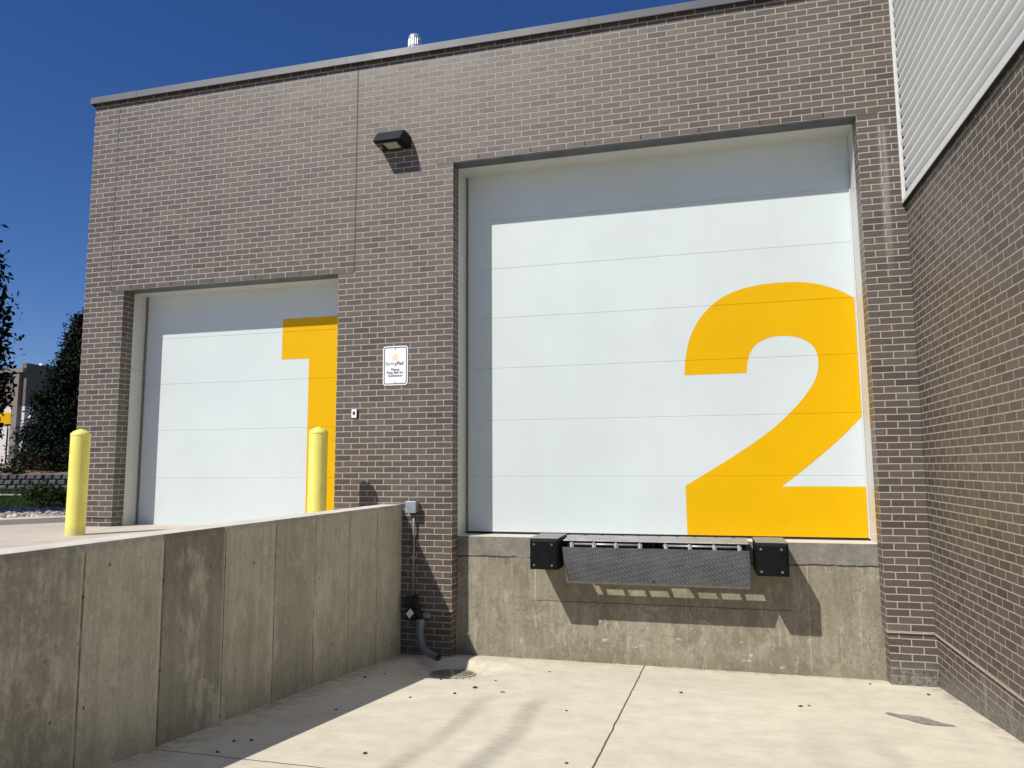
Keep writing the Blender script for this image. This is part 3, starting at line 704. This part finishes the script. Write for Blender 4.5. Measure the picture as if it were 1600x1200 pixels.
# ------------------------------------------------------------------ wall lamp
wl = thing('wall_lamp', 'black wall pack lamp high on the brick between the two doors', 'wall lamp', (-.7, 0, 4.42))
bm = NB()
P0 = [(-.003, 4.425), (-.252, 4.437), (-.262, 4.452), (-.140, 4.598), (-.04, 4.600), (-.003, 4.570)]
A = [bm.verts.new((-.890, y, z)) for y, z in P0]; B = [bm.verts.new((-.520 if i in (0, 5) else -.548, y, z)) for i, (y, z) in enumerate(P0)]
for i in range(6): j = (i+1) % 6; bm.faces.new((A[i], A[j], B[j], B[i]))
bm.faces.new(A[::-1]); bm.faces.new(B)
build('housing', bm, 'lamp', wl, bevel=.008, seg=3)
bm = NB(); box(bm, -.775, -.625, -.205, -.065, 4.4215, 4.4265); ln = build('lens', bm, 'lens', wl)
bm = NB()
for (a, b_, c, d_) in ((-.785, -.775, -.215, -.055), (-.625, -.615, -.215, -.055), (-.775, -.625, -.215, -.205), (-.775, -.625, -.065, -.055)): box(bm, a, b_, c, d_, 4.4185, 4.4275)
build('lens_frame', bm, 'duststeel', ln)
bm = NB(); tube(bm, [(-.845, -.13, 4.43), (-.845, -.13, 4.405)], .02, 14); build('photocell', bm, 'duststeel', wl, smooth=False)
bm = NB(); box(bm, -.866, -.80, -.20, -.19, 4.422, 4.432); build('maker_plate', bm, 'duststeel', wl)

# ------------------------------------------------------------------ sign
sg = thing('wall_sign', 'small white framed notice asking visitors to ring the bell, on the brick pier', 'sign', (-.684, 0, 1.86))
def rrect(x0, x1, z0, z1, rad, seg=6):
    o = []
    for cx, cz, a0 in ((x1-rad, z1-rad, 0), (x0+rad, z1-rad, 90), (x0+rad, z0+rad, 180), (x1-rad, z0+rad, 270)):
        o += [(cx+rad*math.cos(math.radians(a0+90*k/seg)), cz+rad*math.sin(math.radians(a0+90*k/seg))) for k in range(seg+1)]
    return o
def slab(bm, poly, y0, y1):
    A = [bm.verts.new((x, y0, z)) for x, z in poly]; B = [bm.verts.new((x, y1, z)) for x, z in poly]; n = len(poly)
    for i in range(n): bm.faces.new((A[i], A[(i+1) % n], B[(i+1) % n], B[i]))
    bm.faces.new(A[::-1]); bm.faces.new(B)
sx0, sx1, sz0, sz1 = -.837, -.531, 1.637, 2.088
bm = NB(); slab(bm, rrect(sx0, sx1, sz0, sz1, .036), -.007, -.002); build('panel', bm, 'signwhite', sg)
bm = NB(); oo = rrect(sx0+.013, sx1-.013, sz0+.013, sz1-.013, .026); ii = rrect(sx0+.023, sx1-.023, sz0+.023, sz1-.023, .018)
A = [bm.verts.new((x, -.0078, z)) for x, z in oo]; B = [bm.verts.new((x, -.0078, z)) for x, z in ii]
for i in range(len(oo)): j = (i+1) % len(oo); bm.faces.new((A[i], A[j], B[j], B[i]))
build('border', bm, 'ink', sg)
bm = NB()
for zt, w, h_, th in ((1.999, .044, .044, .019), (1.964, .044, .044, .019)):
    cx = -.684
    for sgn in (-1, 1):
        quad(bm, (cx, -.0078, zt), (cx+sgn*w, -.0078, zt-h_), (cx+sgn*(w-.015), -.0078, zt-h_-.004 if False else zt-h_), (cx, -.0078, zt-th))
build('emblem', bm, 'signyellow', sg)
def text(s, x, z, size, m, parent, align='CENTER', bold=0.0, y=-.0078, name='lettering', sx=1.0):
    cu = bpy.data.curves.new('t', 'FONT'); cu.body = s; cu.size = size; cu.align_x = align; cu.offset = bold; cu.resolution_u = 3
    ob = bpy.data.objects.new('t', cu); COL.objects.link(ob)
    bpy.context.view_layer.update()
    me = bpy.data.meshes.new_from_object(ob.evaluated_get(bpy.context.evaluated_depsgraph_get()))
    bpy.data.objects.remove(ob); 
    rl = root_of(parent).location
    for v in me.vertices: v.co = Vector((v.co.x*sx + x, y, v.co.y + z)) - rl
    me.materials.clear(); me.materials.append(MAT[m]); me.name = name
    o = bpy.data.objects.new(name, me); COL.objects.link(o); o.parent = parent
    return o
text('Spring', -.6845+.017, 1.871, .052, 'ink', sg, 'RIGHT', .0002, sx=1.08)
text('Pad', -.6845+.020, 1.871, .052, 'ink', sg, 'LEFT', .0019, sx=1.08)
for s, z in (('Please', 1.805), ('Ring Bell for', 1.770), ('Assistance', 1.735)): text(s, -.685, z, .040, 'ink', sg, 'CENTER', .0010, sx=1.02)
for z in (2.052, 1.674):
    bm = NB(); tube(bm, [(-.684, -.006, z), (-.684, -.012, z)], .0065, 10); build('screw', bm, 'bolt', sg)

# ------------------------------------------------------------------ door bell
db = thing('door_bell', 'small white bell push on the brick beside the yellow 1', 'door bell', (-1.18, 0, 1.325))
bm = NB(); slab(bm, rrect(-1.214, -1.150, 1.278, 1.374, .010, 3), -.022, -.001); build('housing', bm, 'signwhite', db, bevel=.003)
bm = NB(); slab(bm, rrect(-1.196, -1.168, 1.312, 1.352, .008, 3), -.026, -.0215); build('button', bm, 'ink', db)
bm = NB(); box(bm, -1.1495, -1.139, -.020, -.001, 1.276, 1.366); build('side_cover', bm, 'black', db)

# ------------------------------------------------------------------ junction box and conduit
jb = thing('junction_box', 'grey metal electrical box with a thin conduit running down the brick beside the retaining wall', 'electrical box', (-.44, 0, .28))
bm = NB(); box(bm, -.500, -.385, -.100, -.002, .221, .338); build('box_body', bm, 'galv', jb, bevel=.003)
bm = NB(); box(bm, -.503, -.382, -.106, -.101, .217, .342); build('box_cover', bm, 'galv', jb, bevel=.002)
bm = NB(); tube(bm, [(-.425, -.045, .222), (-.427, -.04, .0), (-.432, -.04, -.68)], .0135, 12); build('conduit', bm, 'pvc', jb, smooth=True)
bm = NB(); tube(bm, [(-.425, -.045, .221), (-.425, -.045, .200)], .021, 8); build('locknut', bm, 'darksteel', jb)
bm = NB(); tube(bm, [(-.429, -.04, -.26), (-.429, -.04, -.30)], .018, 12); build('coupling', bm, 'pvc', jb)
bm = NB(); box(bm, -.455, -.405, -.058, -.002, -.27, -.255); build('strap', bm, 'galv', jb)
bm = NB(); box(bm, -.525, -.395, -.075, -.002, -.80, -.685); build('lower_box', bm, 'darksteel', jb, bevel=.004)

# ------------------------------------------------------------------ drain pipe
dp = thing('drain_pipe', 'grey elbowed drain pipe ending over the floor grate, with a white tag', 'pipe', (-.32, -.1, -1.3))
pts = []
for k in range(14):
    t = k/13
    P0, P1, P2, P3 = Vector((-.322, -.085, -.95)), Vector((-.325, -.10, -1.16)), Vector((-.27, -.20, -1.215)), Vector((-.02, -.34, -1.225))
    pts.append(P0*(1-t)**3 + P1*3*t*(1-t)**2 + P2*3*t*t*(1-t) + P3*t**3)
bm = NB(); tube(bm, pts, .037, 20, caps=False); tube(bm, pts[-3:], .028, 20, caps=False); build('pipe', bm, 'darkpipe', dp, smooth=True)
bm = NB(); tube(bm, [pts[-2]+Vector((.0,0,0)), pts[-2]+Vector((.001, -.001, 0))], .0305, 20); build('pipe_mouth', bm, 'hole', dp)
bm = NB(); tube(bm, [(-.322, -.085, -.905), (-.322, -.085, -.985)], .044, 20); tube(bm, [(-.322, -.085, -.955), (-.322, -.085, -.962)], .047, 20); cl = build('collar', bm, 'darkpipe', dp, bevel=.004)
bm = NB(); tube(bm, [(-.322, -.085, -.90), (-.335, -.075, -.86), (-.375, -.06, -.80), (-.40, -.05, -.74), (-.39, -.045, -.66)], [.028, .03, .034, .03, .02], 14); build('cable_sleeve', bm, 'black', dp, smooth=True)
bm = NB(); box(bm, -.50, -.37, -.085, -.004, -.93, -.81); build('valve_body', bm, 'darksteel', dp, bevel=.012, seg=3)
bm = NB()
cx, cz = -.432, -.845; quad(bm, (cx-.045, -.118, cz-.008), (cx-.004, -.118, cz-.054), (cx+.045, -.112, cz+.005), (cx+.004, -.112, cz+.052)); tg = build('tag', bm, 'tag', dp)
tm = tg.modifiers.new('thick', 'SOLIDIFY'); tm.thickness = .002
bm = NB(); prism_x(bm, [(-.003, -.905), (-.04, -.90), (-.045, -.865), (-.003, -.845)], -.325, -.235); build('bracket', bm, 'galv', dp, bevel=.003)
bm = NB(); tube(bm, [(-.335, -.06, -.885), (-.36, -.055, -.835)], .008, 8); build('bracket_arm', bm, 'galv', dp)

# ------------------------------------------------------------------ drain grate
GX, GY, GR = .175, -.46, .232
dg = thing('drain_grate', 'round rusty cast iron drain grate in the ramp floor beside the pipe mouth', 'drain grate', (GX, GY, FL(GX, GY)))
def gz(x, y, dz): return (x, y, FL(GX, GY)-.0888*(y-GY)+dz+.004)
bm = NB(); seg = 48
rg = [[bm.verts.new(gz(GX+rr*math.cos(2*math.pi*k/seg), GY+rr*math.sin(2*math.pi*k/seg), dz)) for k in range(seg)] for rr, dz in ((GR, .001), (GR, .0055), (GR-.020, .0055), (GR-.020, .003))]
for A, B in zip(rg, rg[1:]):
    for k in range(seg): bm.faces.new((A[k], A[(k+1) % seg], B[(k+1) % seg], B[k]))
build('rim', bm, 'iron', dg)
bm = NB(); bm.faces.new([bm.verts.new(gz(GX+(GR-.022)*math.cos(2*math.pi*k/seg), GY+(GR-.022)*math.sin(2*math.pi*k/seg), .003)) for k in range(seg)]); build('pit', bm, 'hole', dg)
ang = math.radians(24); ca, sa = math.cos(ang), math.sin(ang)
def bar(x0, y0, x1, y1, w, dz=.009):
    bm = NB(); d = Vector((x1-x0, y1-y0, 0)).normalized(); n = Vector((-d.y, d.x, 0))*w
    P = [Vector((x0, y0, 0))-n, Vector((x1, y1, 0))-n, Vector((x1, y1, 0))+n, Vector((x0, y0, 0))+n]
    lo = [bm.verts.new(gz(p.x, p.y, .0035)) for p in P]; hi = [bm.verts.new(gz(p.x, p.y, dz)) for p in P]
    bm.faces.new(lo[::-1]); bm.faces.new(hi)
    for k in range(4): bm.faces.new((lo[k], lo[(k+1) % 4], hi[(k+1) % 4], hi[k]))
    build('bar', bm, 'iron', dg)
for k in range(-3, 4):
    o_ = k*.060
    hl_ = math.sqrt((GR-.02)**2 - o_*o_)
    bar(GX-sa*o_-ca*hl_, GY+ca*o_-sa*hl_, GX-sa*o_+ca*hl_, GY+ca*o_+sa*hl_, .0105, .0052)
bar(GX+sa*.18, GY-ca*.18, GX-sa*.18, GY+ca*.18, .012, .0056)

# ------------------------------------------------------------------ roof vent
rv = thing('roof_vent', 'shiny round metal vent cap poking above the roof edge', 'roof vent', (-.906, 1.0, 5.3))
bm = NB(); lathe(bm, [(.062, 5.3), (.062, 6.30)], (-.906, 1.0), 24); build('stack', bm, 'vent', rv, smooth=True)
bm = NB(); lathe(bm, [(.078, 6.26), (.082, 6.37), (.082, 6.32), (.074, 6.325)], (-.906, 1.0), 24); lathe(bm, [(.074, 6.41), (.084, 6.415), (.084, 6.455), (.072, 6.477), (.03, 6.488), (0, 6.49)], (-.906, 1.0), 24); lathe(bm, [(.060, 6.32), (.060, 6.415)], (-.906, 1.0), 24); build('cap', bm, 'vent', rv, smooth=False)
bm = NB()
for k in range(18):
    a = 2*math.pi*k/18; x, y = -.906+.078*math.cos(a), 1.0+.078*math.sin(a); box(bm, x-.006, x+.006, y-.006, y+.006, 6.32, 6.415)
build('louvre', bm, 'vent', rv)

# ------------------------------------------------------------------ litter on the ramp
def pebble(x, y, s, label, m='dirt', flat=.6):
    bm = NB(); bmesh.ops.create_icosphere(bm, subdivisions=2, radius=s)
    s *= .8; q = random.uniform(0, 9)
    bmesh.ops.scale(bm, vec=(.8, .8, .8), verts=bm.verts[:])
    for v in bm.verts:
        k = 1+.45*mnoise.noise(v.co/s*1.1+Vector((q, q, q))); v.co = Vector((v.co.x*k*1.25, v.co.y*k, v.co.z*k*flat))
    bmesh.ops.rotate(bm, verts=bm.verts[:], cent=(0, 0, 0), matrix=Matrix.Rotation(random.uniform(0, 6), 3, 'Z'))
    o = build('pebble' if m == 'dirt' else 'dry_leaf', bm, m, smooth=False); o.location = (x, y, FL(x, y)+s*flat*.45)
    tag(o, label, 'pebble' if m == 'dirt' else 'leaf', 'bits of debris on the ramp floor')
for a in ((.72, -1.43, .022, 'largest dark pebble in front of the drain grate'), (.63, -1.70, .015, 'flat dark chip in the sun, towards the camera from the largest pebble'),
          (.34, -1.95, .012, 'small dark pebble just outside the edge of the retaining wall shadow'), (.32, -1.19, .012, 'small dark pebble close to the shadow edge left of the grate'),
          (.80, -1.07, .011, 'small dark pebble to the right of the drain grate'), (2.43, -1.03, .017, 'lone dark pebble just right of the long floor joint'),
          (.41, -1.03, .012, 'left of three dark crumbs lined up in front of the grate'), (.47, -1.00, .010, 'middle of three dark crumbs lined up in front of the grate'), (.52, -.96, .011, 'right of three dark crumbs lined up in front of the grate'),
          (1.62, -1.98, .011, 'small dark pebble left of the long floor joint'), (1.17, -.48, .011, 'small dark pebble near the foot of the dock wall'),
          (1.86, -3.25, .012, 'dark pebble beside the near end of the long floor joint'), (3.36, -1.23, .018, 'left of two dark pebbles below the right dock bumper'),
          (3.43, -1.18, .011, 'smaller right one of two dark pebbles below the right dock bumper'), (4.49, -.38, .018, 'dark pebble by the inner corner of the brick walls'),
          (4.09, -.04, .013, 'dark pebble at the right end of the dock wall'), (-.22, -3.46, .013, 'left of two pebbles in the shade near the crossing joint'),
          (-.13, -3.41, .012, 'right of two pebbles in the shade near the crossing joint'), (-.17, -3.69, .013, 'pebble in the shade right on the crossing joint'),
          (-.02, -2.51, .011, 'pebble in the middle of the retaining wall shadow'), (-.36, -1.33, .016, 'larger pebble in the shade near the foot of the retaining wall'),
          (-.26, -1.13, .011, 'smaller pebble in the shade nearest the drain pipe'), (.67, -3.44, .015, 'dark pebble in the sun close to the crossing joint')):
    pebble(*a)
pebble(.99, -1.52, .022, 'curled brown leaf on the sunlit floor right of the pebbles', 'leafbit', .35)
bm = NB()
P = [(3.97, -1.235), (3.985, -1.30), (4.06, -1.40), (4.16, -1.53), (4.24, -1.545), (4.37, -1.52), (4.30, -1.44), (4.26, -1.35), (4.20, -1.29), (4.08, -1.27), (4.01, -1.225)]
P = catmull(P+[P[0]], 4); A = [bm.verts.new((x+random.gauss(0, .004), y+random.gauss(0, .006), FZ(y)+.004)) for x, y in P]; bm.faces.new(A)
tag(build('tar_patch', bm, 'smear'), 'dark grey pointed smear on the floor near the side wall', 'floor patch')

# ------------------------------------------------------------------ plants
def leaf_quad(bm, p, s, asp=.55, nrm=None):
    a = Vector((random.gauss(0, 1), random.gauss(0, 1), random.gauss(0, 1))).normalized()
    b_ = a.cross(Vector((random.gauss(0, 1), random.gauss(0, 1), random.gauss(0, 1)))).normalized()
    c = a.cross(b_)*s*.12
    n0 = len(bm.v)
    for q in (-a*s, b_*s*asp + c, a*s, -b_*s*asp + c): bm.v.append(p + q)
    bm.f.append((n0, n0+1, n0+2, n0+3))
def tree(name, label, base, h, crown_lo, rad, nclump, per, leaf, m, shape, clr=.35):
    t = thing(name, label, 'tree', base, None)
    bx, by, bz = base
    bm = NB(); tube(bm, [(bx, by, bz-.2), (bx+.03, by, bz+h*.3), (bx-.03, by+.04, bz+h*.65), (bx, by, bz+h*.96)], [h*.026, h*.02, h*.012, .01], 10); build('trunk', bm, 'bark', t, smooth=True)
    bm = Raw()
    for i in range(nclump):
        f_ = random.random(); z = bz + crown_lo + f_*(h-crown_lo)
        R_ = rad*shape(f_)*random.uniform(.25, 1.08)**.5; a = random.uniform(0, 2*math.pi)
        cpt = Vector((bx+R_*math.cos(a), by+R_*math.sin(a), z))
        if i % 12 == 0:
            wood = NB(); tube(wood, [(bx, by, z-.25*R_-.1), cpt*.5+Vector((bx, by, z-.1))*.5, cpt], [.035, .02, .006], 5); build('limb', wood, 'bark', t)
        for _ in range(per):
            leaf_quad(bm, cpt + Vector((random.gauss(0, 1), random.gauss(0, 1), random.gauss(0, .8)))*clr, leaf*random.uniform(.6, 1.25))
    build_raw('crown', bm, m, t); return t
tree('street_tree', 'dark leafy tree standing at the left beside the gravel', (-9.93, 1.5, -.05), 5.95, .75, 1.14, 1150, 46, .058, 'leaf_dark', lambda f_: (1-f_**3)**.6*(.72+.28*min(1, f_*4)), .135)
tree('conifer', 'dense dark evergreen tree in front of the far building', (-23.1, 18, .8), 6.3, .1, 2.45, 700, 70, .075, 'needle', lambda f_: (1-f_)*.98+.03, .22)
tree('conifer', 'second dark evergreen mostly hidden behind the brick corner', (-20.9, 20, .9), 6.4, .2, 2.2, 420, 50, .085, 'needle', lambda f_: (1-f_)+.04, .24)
def shrub(label, c, rx, ry, rz, n, leaf, m, group=None, name='shrub'):
    t = thing(name, label, 'shrub', (c[0], c[1], c[2]), group)
    bm = Raw(); st = NB()
    for k in range(7):
        a = 2*math.pi*k/7+random.random(); tube(st, [(c[0], c[1], c[2]-.02), (c[0]+.4*rx*math.cos(a), c[1]+.4*ry*math.sin(a), c[2]+rz*.8), (c[0]+.75*rx*math.cos(a), c[1]+.75*ry*math.sin(a), c[2]+rz*1.35)], [.012, .008, .003], 5)
    lob = [(random.uniform(-.7, .7), random.uniform(-.7, .7), random.uniform(.5, 1.5), random.uniform(.3, .55)) for _ in range(12)]
    for _ in range(n):
        l = random.choice(lob); q = Vector((random.gauss(0, 1), random.gauss(0, 1), random.gauss(0, 1)))*l[3]*.55
        p = Vector((c[0]+rx*(l[0]+q.x), c[1]+ry*(l[1]+q.y), max(c[2]+.01, c[2]+rz*(l[2]+q.z)))); leaf_quad(bm, p, leaf*random.uniform(.6, 1.3))
    build('stems', st, 'bark', t); build_raw('foliage', bm, m, t)
shrub('low green shrub on the lawn edge beside the river stones', (-10.15, 4.3, -.05), .62, .5, .27, 1500, .035, 'shrub')
shrub('reddish shrub on the mulch bank under the evergreen', (-23.4, 16.9, .75), .75, .6, .32, 1500, .06, 'redshrub')
for i, (x, y, z, rx, rz, n, lb) in enumerate(((-26.6, 16.4, .62, .9, .34, 1200, 'bright green mound at the left end of the mulch bank'), (-24.6, 16.9, .75, .5, .3, 900, 'dark shrub left of the reddish one on the bank'), (-22.4, 16.2, .65, .55, .22, 800, 'low green shrub right of the reddish one on the bank'), (-24.0, 15.8, .55, .35, .15, 600, 'small green clump above the block wall'), (-25.4, 17.6, .85, .6, .35, 900, 'green shrub at the foot of the far building wall'))):
    shrub(lb, (x, y, z), rx, .5, rz, n, .055, 'shrub')
bm = NB()    # mulch bank
gx = [-60+k*2.4 for k in range(24)]; gy = [15.15, 15.9, 17, 18.5, 21, 25, 40]
hz = {15.15: .5, 15.9: .55, 17: .72, 18.5: .9, 21: 1.0, 25: 1.05, 40: 1.1}
G = [[bm.verts.new((x, y, hz[y]+.07*mnoise.noise(Vector((x*.7, y*.9, 3))) if y > 15.2 else .5)) for x in gx] for y in gy]
for A, B in zip(G, G[1:]):
    for k in range(len(gx)-1): bm.faces.new((A[k], A[k+1], B[k+1], B[k]))
struct('mulch_bank', bm, 'mulchlike', label='brown mulch bank behind the block wall', cat='bank')
bm = NB()    # split-face block wall, blocks inside one mesh
for row in range(3):
    x = -46.0 + (row % 2)*.21
    while x < -13:
        n0 = len(bm.verts); z0 = -.06+row*.198; w = .405
        yy = 14.98+row*.02
        v = [bm.verts.new(p) for p in ((x, yy+.04, z0), (x+w, yy+.04, z0), (x+w, yy+.04, z0+.19), (x, yy+.04, z0+.19), (x+.05, yy-random.uniform(.03, .07), z0+.025), (x+w-.06, yy-random.uniform(.02, .07), z0+.03), (x+w-.05, yy-random.uniform(.01, .06), z0+.16), (x+.06, yy-random.uniform(.01, .06), z0+.155), (x, yy+.2, z0), (x+w, yy+.2, z0), (x+w, yy+.2, z0+.19), (x, yy+.2, z0+.19))]
        for q in ((4, 5, 6, 7), (0, 1, 5, 4), (1, 2, 6, 5), (2, 3, 7, 6), (3, 0, 4, 7), (3, 2, 10, 11), (1, 0, 8, 9), (0, 3, 11, 8), (2, 1, 9, 10)): bm.faces.new([v[i] for i in q])
        x += .42
tag(build('block_wall', bm, 'block'), 'low charcoal split block wall holding the mulch bank', 'garden wall')
tb = NB(); bmesh.ops.create_icosphere(tb, subdivisions=1, radius=1); tb.verts.ensure_lookup_table()
ICO_V = [v.co.copy() for v in tb.verts]; ICO_F = [tuple(v.index for v in fc.verts) for fc in tb.faces]; tb.free()
rw = Raw()    # stones
for _ in range(6000):
    y = 3.5 - 5.2*random.random()**.9
    lo = -5.15 if y > 1.5 else -5.15-(1.5-y)*.633
    x = lo - .12 - random.random()**.8*(6.5)
    s = random.uniform(.022, .06); n0 = len(rw.v)
    mt = Matrix.Rotation(random.uniform(0, 6), 3, 'Z') @ Matrix.Rotation(random.uniform(-.4, .4), 3, 'X'); zo = -.035+random.uniform(0, .05)
    for c in ICO_V: rw.v.append(mt @ Vector((c.x*s*1.25*random.uniform(.9, 1.1), c.y*s*random.uniform(.85, 1.1), c.z*s*.65)) + Vector((x, y, zo)))
    rw.f += [tuple(i+n0 for i in q) for q in ICO_F]
o = build_raw('gravel', rw, 'gravel'); o['kind'] = 'stuff'; o['label'] = 'pale river stones filling the strip beside the drive'; o['category'] = 'gravel'
rw = Raw()    # grass
def blades(n, fx, h):
    for _ in range(n):
        x, y = fx(); a = random.uniform(0, 6.28); hh = h*random.uniform(.5, 1.2); w = .010
        dx, dy = math.cos(a)*w, math.sin(a)*w; l = Vector((random.gauss(0, .3), random.gauss(0, .3), 1))*hh
        n0 = len(rw.v); rw.v += [(x-dx, y-dy, -.06), (x+dx, y+dy, -.06), (x+l.x, y+l.y, -.06+l.z)]; rw.f.append((n0, n0+1, n0+2))
blades(26000, lambda: (lambda y: (random.uniform(-8-.75*y-3, -6.0-.75*y+2), y))(3.6+5.6*random.random()), .085)
blades(9000, lambda: (lambda y: (random.uniform(-8-.75*y-6, -6.0-.75*y+2), y))(10.4+4.5*random.random()), .10)
o = build_raw('grass', rw, 'grass'); o['kind'] = 'stuff'; o['label'] = 'short green lawn grass behind the gravel strip'; o['category'] = 'grass'

# ------------------------------------------------------------------ far building
fb = thing('far_building', 'distant two-tone building with brown upper walls, cream lower walls and a taupe downpipe', 'building', (-56, 46, 1.0))
bm = NB(); box(bm, -72, -50.9, 40, 62, .6, 5.84); build('lower_wall', bm, 'wallwhite', fb)
bm = NB(); box(bm, -72, -50.9, 39.99, 62, 5.845, 8.6); build('upper_wall', bm, 'wallbrown', fb)
bm = NB(); box(bm, -72.2, -50.9, 39.6, 40.2, 8.6, 8.95); build('gutter', bm, 'gutter', fb)
bm = NB(); box(bm, -51.35, -50.88, 39.9, 62.1, 8.605, 9.38); build('parapet', bm, 'wallbrown', fb)
bm = NB(); box(bm, -51.95, -51.35, 39.7, 39.98, .8, 8.6); build('downpipe', bm, 'gutter', fb)
bm = NB(); box(bm, -71.8, -51.4, 40.3, 62, 8.6, 8.8); rf = build('roof', bm, 'roofing', fb)
for x in (-52.6, -54.2):
    bm = NB(); lathe(bm, [(.34, 8.8), (.34, 9.45), (.4, 9.5), (.4, 9.7), (.2, 9.82), (0, 9.84)], (x, 43), 12); build('roof_cowl', bm, 'vent', rf, smooth=True)
bm = NB(); box(bm, -53.2, -51.98, 39.85, 39.96, 4.42, 5.35); sgn = build('wall_panel', bm, 'yellow', fb); sgn['label'] = 'yellow panel on the cream wall'
bm = NB(); tube(bm, [(-52.25, 39.8, 1.0), (-52.25, 39.8, 4.1)], .06, 8); build('thin_pipe', bm, 'darksteel', fb)
bm = NB(); tube(bm, [(-50.6, 40.6, 1.0), (-50.6, 40.6, 4.9), (-50.6, 40.2, 5.0)], .13, 8); build('side_pipe', bm, 'wallwhite', fb)
